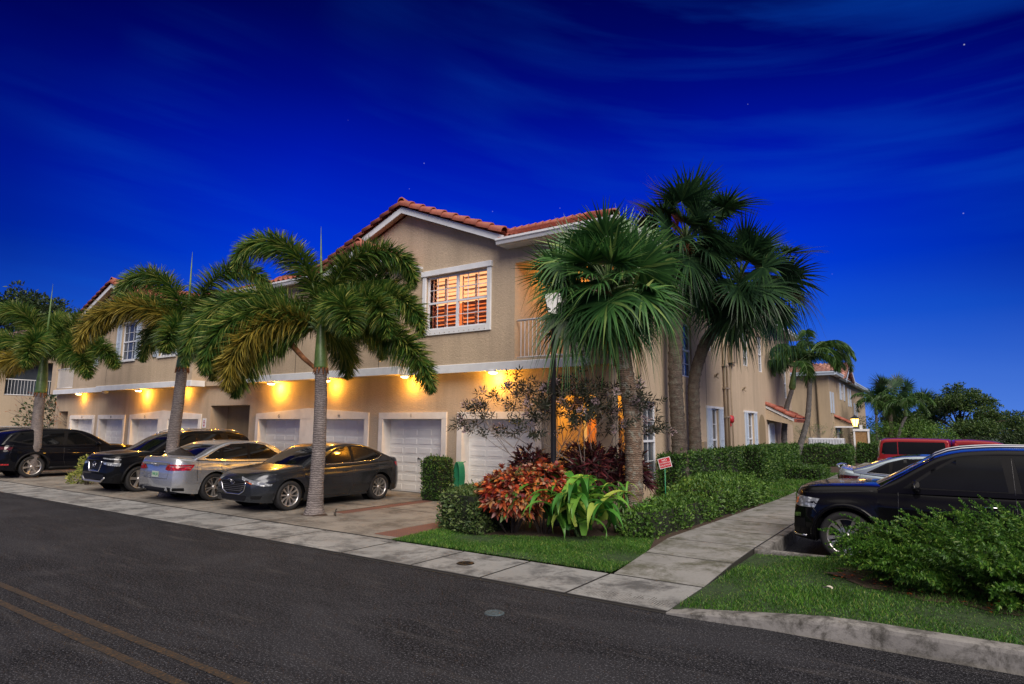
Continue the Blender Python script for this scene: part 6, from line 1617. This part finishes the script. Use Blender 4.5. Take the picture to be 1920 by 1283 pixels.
tree('low dark tree mass at the right edge of the photo beyond the vehicle roofs',(8.5,60,0),3,ring_crown(16,4.6,.8,2.8,.9,1.4,8),F['tree_d'],.20,16000,.15,'trees beyond the parking lot')
tree('dark low trees behind the broad feathery tree',(10,82,0),4,ring_crown(18,9,1,4.0,1.5,2.2,9),F['tree_d'],.28,14000,.2,'trees beyond the parking lot')
tree('tall dark tree behind the mauve roofed house at the left edge',(-56,16.5,0),11,ring_crown(16,5.2,7.5,11.6,1.6,2.3,11),F['tree_d'],.28,16000,.4)
blob_bush('bush','light green bushes below the far palms left of the red pickup','bush',[(-3.5,58,1.4,1.6,1.2),(-1.4,60,1.6,1.6,1.2),(-5.2,66,1.6,1.6,1.6),(-.2,57,1.2,1.5,1.0)],F['hedge_lt'],.16,7000)
random.seed(5)
# far palms right of the far building
def farpalm(label,x,y,h,lean,kind,r):
    tp=[(x,y,0),(x+lean*.3,y,h*.4),(x+lean*.7,y,h*.8),(x+lean,y,h)]
    if kind=='fan': 
        return fanpalm(label,(x,y,0),tp,[(0,.2),(1,.16)],(x+lean,y,h+.5),20,r*.5,r*.55,F['fan_d'],M['bark_dark'],emin=-55,emax=80,group='far palms beyond the parking lot',boots=False)
    FRn=[(k*137.5,random.uniform(10,65),r*random.uniform(.9,1.15),random.uniform(90,130)) for k in range(11)]
    return arch_palm('arching_palm',label,(x,y,0),tp,(x+lean,y,h+1.1),FRn,.12,.55,110,F['xmas'],'far palms beyond the parking lot',w=.06)
farpalm('far palm with double thin trunks next to the corner of the far building',-4.5,62,3.2,.1,'arch',2.2)
farpalm('far fan palm with a thick trunk, second from the far building',-3.55,64,4.0,.1,'fan',2.4)
farpalm('far palm leaning right with a yellow green crownshaft',-3.1,58,3.0,1.0,'arch',2.2)
farpalm('far fan palm, rightmost of the palms left of the feathery tree',-1.5,66,3.2,.2,'fan',2.4)
farpalm('far fan palm, highest crown of the group beyond the far building',-3.7,70,4.9,.3,'fan',2.4)

# ================================================================== SMALL THINGS
def lamp_post(label,base,h,m,head,lit,s=1.0):
    root=empty('street_lamp',base,0,label,'street lamp'); b=MB()
    b.lathe([(.13*s,0),(.13*s,.04),(.10*s,.08),(.09*s,.30),(.07*s,.36),(.062*s,.40),(.055*s,.44),(.05*s,h-.12),(.07*s,h-.10),(.07*s,h-.06),(.045*s,h-.03),(.045*s,h)],16)
    b.build('pole',m,root)
    g=MB(); hh=.36*s*head; rt=.185*s*head; rb=.095*s*head; n=4 if not lit else 6
    def rg(r,z): return [(r*math.cos(2*PI*k/n+PI/n+.25),r*math.sin(2*PI*k/n+PI/n+.25),z) for k in range(n)]
    g.add(rg(rb,h+.02)+rg(rt,h+.02+hh),[(k,(k+1)%n,n+(k+1)%n,n+k) for k in range(n)]+[tuple(range(n))[::-1]]); ln=g.build('lantern_glass',M['farglow'] if lit else emis('white_lantern_glass',(1,.90,.84),.6),root)
    f=MB()
    for k in range(n):
        a,c=rg(rb*1.03,h+.02)[k],rg(rt*1.03,h+.02+hh)[k]; f.tube([a,c],.009*s*head,5)
        f.tube([c,rg(rt*1.03,h+.02+hh)[(k+1)%n]],.010*s*head,5)
    f.add(rg(rt*(1.5 if lit else 1.08),h+.03+hh)+rg(rt*.55,h+.03+hh+.09*s*head)+rg(.02,h+hh+.2*s*head),[(k,(k+1)%n,n+(k+1)%n,n+k) for k in range(n)]+[(n+k,n+(k+1)%n,2*n+(k+1)%n,2*n+k) for k in range(n)]+[tuple(range(n))[::-1]])
    f.lathe([(.02,h+hh+.19*s),(.035*s,h+hh+.22*s),(0,h+hh+.27*s)],8)
    f.build('lantern_frame',m,root); return root
lamp_post('tall black lamp post with a white lantern half hidden in the palm fronds',(-6.28,10.65,.03),4.12,M['black'],1.15,False,1.0)
lamp_post('short black street lamp with glowing orange lantern by the notice board',(-4.05,41.5,0),2.1,M['black'],1.3,True,.95)
# notice board
nb=empty('notice_board',(-3.72,41.0,0),0,'white framed notice board on a white post beside the lit lamp','notice board')
b=MB(); b.box(-.09,.09,-.06,.06,0,1.0); b.box(-.07,.07,-.05,.05,1.95,2.2); b.build('post',M['white'],nb)
b=MB(); b.box(-.40,-.31,-.06,.06,.75,1.9); b.box(.31,.40,-.06,.06,.75,1.9); b.box(-.31,.31,-.06,.06,.75,.84); b.box(-.42,.42,-.08,.08,1.85,1.98); b.build('frame',M['white'],nb)
b=MB(); b.box(-.31,.31,-.02,.02,.84,1.85); b.build('cork_panel',simple('cork',(.33,.19,.08),.8,var=.3,vscale=20),nb)
# meter cabinet row
cb=empty('utility_cabinet',(-5.6,41.5,0),0,'row of pale grey ribbed utility cabinets behind the wide hedge','utility cabinet')
b=MB(); b.bbox(-.95,.95,-.35,.35,0,1.42,.03)
for k in range(12): b.box(-.85+k*.15,-.80+k*.15,-.38,-.35,1.0,1.34)
b.build('casing',simple('pale_blue_grey_paint',(.55,.58,.63),.5),cb)
# small red sign on green stake
sg=empty('lawn_sign',(-5.0,13.25,.03),math.radians(28),'small tilted red sign on a green stake among the hedges','sign')
b=MB(); b.tube([(0,.01,0),(0,.01,1.08)],.013,6); b.build('stake',M['green_hose'],sg)
RT=Matrix.Rotation(math.radians(-14),4,'Y')
b=MB(); b.bbox(-.125,.125,-.006,.0,-.10,.10,.003,0); b.bbox(-.135,.135,-.004,.004,-.11,.11,.002,1); o=b.build('panel',[M['red'],M['white']],sg)
o.data.transform(Matrix.Translation((0,0,1.13))@RT)
for s_,z_,sz in (('NO',.055,.07),('COMMERCIAL',.0,.040),('SOLICITING',-.055,.043)):
    text_mesh(s_,sz,(0,0,0),Matrix.Translation((0,-.008,1.13))@RT@Matrix.Translation((0,0,z_))@Matrix.Rotation(PI/2,4,'X'),M['white'],o,'lettering',.001)
# green hose on hanger
hs=empty('garden_hose',(-10.52,12.95,0),0,'green hose hanging behind the clipped box shrub','hose')
b=MB()
for k in range(7):
    pts=[(.10*math.cos(t)+.012*k-.03,.02*k-.05,.62+.36*math.sin(t)) for t in [2*PI*j/20 for j in range(21)]]; b.tube(pts,.014,6,caps=False)
b.tube([(0,.1,.95),(0,.27,.98)],.012,6); b.build('hose_coil',M['green_hose'],hs)
# low spigot at the palm
sp=empty('sprinkler_head',(-10.55,8.95,.03),0,'tiny dark sprinkler pipe beside the mulch at the foot of the nearest palm','sprinkler')
b=MB(); b.tube([(0,0,0),(0,0,.13),(.03,0,.15)],.011,6); b.tube([(-.08,.03,0),(-.08,.03,.08)],.01,6); b.build('pipe',M['black'],sp)
# small folding gate / trellis by the palm foot
tl=empty('wire_frame',(-5.55,12.9,.03),0,'small grey wire plant frame beside the nearest cabbage palm trunk','plant frame')
b=MB()
for x in (-.12,0,.12): b.tube([(x,0,0),(x,0,.6)],.008,5)
for z in (.15,.35,.55): b.tube([(-.14,0,z),(.14,0,z)],.008,5)
b.build('wires',M['alloy'],tl)
# ================================================================== CAMERA, LIGHT, WORLD
f_,yaw,pit,rol=1163.244,-0.599994,0.136555,0.0086638
cy,sy=math.cos(yaw),math.sin(yaw)
fw=Vector((sy*math.cos(pit),cy*math.cos(pit),math.sin(pit))); rt=Vector((cy,-sy,0)); up=rt.cross(fw)
r2=rt*math.cos(rol)+up*math.sin(rol); u2=-rt*math.sin(rol)+up*math.cos(rol)
cam=bpy.data.cameras.new('camera'); co=bpy.data.objects.new('camera',cam); COL.objects.link(co)
mw=Matrix((r2,u2,-fw)).transposed().to_4x4(); mw.translation=Vector((0,0,1.9)); co.matrix_world=mw
cam.lens=f_/1920*36; cam.sensor_width=36; cam.clip_end=1500; cam.clip_start=.05; scene.camera=co

def light(name,kind,loc,e,c,size=.1,rot=None,**kw):
    l=bpy.data.lights.new(name,kind); l.energy=e; l.color=c
    if kind=='POINT': l.shadow_soft_size=size
    o=bpy.data.objects.new(name,l); COL.objects.link(o); o.location=loc
    if rot: o.rotation_euler=rot
    for k,v in kw.items(): setattr(l,k,v)
    return o
AMB=(1,.46,.045)
POW={-9.45:85,-12.45:45,-15.85:50,-18.7:105,-27.95:105,-34.1:34,-24.7:30}
for (x,y) in LAMPS:
    light('garage_lamp_light','POINT',(x+.02,13.2-.24,3.17),POW[x],AMB,.06)
light('porch_light','POINT',(-7.35,14.2,2.7),75,(1,.47,.06),.08)
light('porch_light','POINT',(MX(-7.35),14.2,2.7),20,(1,.47,.08),.08)
light('balcony_light','POINT',(-7.9,14.2,5.6),34,(1,.42,.07),.1)
light('street_lamp_light','POINT',(-4.05,41.5,2.35),40,(1,.5,.12),.12)
# sun: broad dusk glow from behind the camera
sun=bpy.data.lights.new('sun','SUN'); sun.energy=SUN_E; sun.angle=math.radians(42); sun.color=(1,.90,.81)
so=bpy.data.objects.new('sun',sun); COL.objects.link(so)
SUNDIR=Vector((.62,-.52,.60)).normalized()
so.rotation_euler=SUNDIR.to_track_quat('Z','Y').to_euler(); so.location=(10,-10,20)

w=bpy.data.worlds.new('World'); scene.world=w; w.use_nodes=True; nt=w.node_tree
bg=nt.nodes['Background']
tc=N(nt,'ShaderNodeTexCoord'); gen=tc.outputs['Generated']
sx=N(nt,'ShaderNodeSeparateXYZ'); nt.links.new(gen,sx.inputs[0])
def math_(op,a,b=None,clamp=False):
    m=N(nt,'ShaderNodeMath',operation=op,use_clamp=clamp)
    for i,x in enumerate((a,b)):
        if x is None: continue
        if isinstance(x,(int,float)): m.inputs[i].default_value=x
        else: nt.links.new(x,m.inputs[i])
    return m.outputs[0]
def dotp(v):
    d=N(nt,'ShaderNodeVectorMath',operation='DOT_PRODUCT'); nt.links.new(gen,d.inputs[0]); d.inputs[1].default_value=v; return d.outputs['Value']
S=lambda r,g,b:tuple(((c/255+.055)/1.055)**2.4 if c>10 else c/255/12.92 for c in (r,g,b))
elev=sx.outputs['Z']
sky=ramp(nt,elev,[(0.0,S(84,132,224)),(.08,S(64,116,224)),(.16,S(26,88,220)),(.24,S(0,58,214)),(.32,S(0,40,200)),(.40,S(0,24,172)),(.48,S(0,12,132)),(.56,S(0,6,96)),(.66,S(0,3,62)),(1.0,S(0,3,50))])
# brighter toward the middle of the view direction, darker far left and right high up
mid=dotp((-.52,.82,.24))
edge=ramp(nt,mid,[(.55,(.10,.10,.20)),(.76,(.40,.42,.5)),(.93,(1,1,1))])
lowmask=ramp(nt,elev,[(.0,(0,0,0)),(.22,(1,1,1))])
sky=mix(nt,lowmask,sky,mix(nt,1.0,sky,edge,'MULTIPLY'))
# thin cirrus streaks
xr_=dotp((.825,.565,0))
def streak(slope,k,sc,lo,hi,det,dist,off):
    v=math_('ADD',elev,math_('MULTIPLY',xr_,slope)); v=math_('ADD',v,math_('MULTIPLY',math_('SINE',math_('MULTIPLY',xr_,4.3)),.018))
    cb=N(nt,'ShaderNodeCombineXYZ'); nt.links.new(math_('ADD',xr_,off),cb.inputs[0]); nt.links.new(math_('MULTIPLY',v,k),cb.inputs[1])
    n=noise(nt,cb.outputs[0],sc,det,.52,dist); return ramp(nt,n,[(lo,(0,0,0)),(hi,(1,1,1))])
c1=streak(.16,5.5,1.9,.46,.72,5,.25,3.1); c2=streak(.10,13,2.2,.48,.74,6,.2,7.7)
mask=ramp(nt,noise(nt,gen,1.7,2),[(.44,(.02,.02,.02)),(.62,(1,1,1))])
c=mix(nt,1.0,mix(nt,1.0,c1,mix(nt,.45,(0,0,0),c2),'ADD'),mask,'MULTIPLY')
sky=mix(nt,mix(nt,1.0,c,(.52,.52,.52),'MULTIPLY'),sky,mix(nt,.35,S(6,86,206),sky))
# stars
vo=N(nt,'ShaderNodeTexVoronoi'); vo.inputs['Scale'].default_value=30; nt.links.new(gen,vo.inputs['Vector'])
st=ramp(nt,vo.outputs['Distance'],[(.014,(1,1,1)),(.034,(0,0,0))]); 
wn=N(nt,'ShaderNodeTexWhiteNoise'); nt.links.new(vo.outputs['Color'],wn.inputs['Vector'])
st=mix(nt,1.0,st,ramp(nt,wn.outputs['Value'],[(.45,(0,0,0)),(.5,(.14,.14,.16)),(.9,(.28,.28,.32)),(1,(.6,.6,.65))]),'MULTIPLY')
sky=mix(nt,1.0,sky,st,'ADD')
# warm glow added high in the sky behind the photographer, to light the scene
gl=dotp(tuple(Vector((.36,-.44,.82)).normalized()))
gm=N(nt,'ShaderNodeMapRange',interpolation_type='SMOOTHSTEP'); nt.links.new(gl,gm.inputs['Value']); gm.inputs['From Min'].default_value=.12; gm.inputs['From Max'].default_value=1.0
glow=ramp(nt,elev,[(0,(1.0,.74,.52)),(.25,(1.0,.86,.74)),(.7,(1.0,.93,.87))])
lp=mix(nt,1.0,mix(nt,1.0,glow,gm.outputs[0],'MULTIPLY'),ramp(nt,elev,[(0,(.12,.12,.14)),(.60,(.20,.20,.22)),(.88,(1,1,1))]),'MULTIPLY')
ga=N(nt,'ShaderNodeVectorMath',operation='SCALE'); nt.links.new(lp,ga.inputs[0]); ga.inputs['Scale'].default_value=GLOW
fin=N(nt,'ShaderNodeVectorMath',operation='ADD'); nt.links.new(sky,fin.inputs[0]); nt.links.new(ga.outputs[0],fin.inputs[1])
nt.links.new(fin.outputs[0],bg.inputs['Color']); bg.inputs['Strength'].default_value=1.0
w.cycles.sampling_method='MANUAL'; w.cycles.sample_map_resolution=512
scene.view_settings.view_transform='Standard'; scene.view_settings.look='None'; scene.view_settings.exposure=0; scene.view_settings.gamma=1
scene.view_settings.use_curve_mapping=False
scene.cycles.max_bounces=6; scene.cycles.sample_clamp_indirect=4
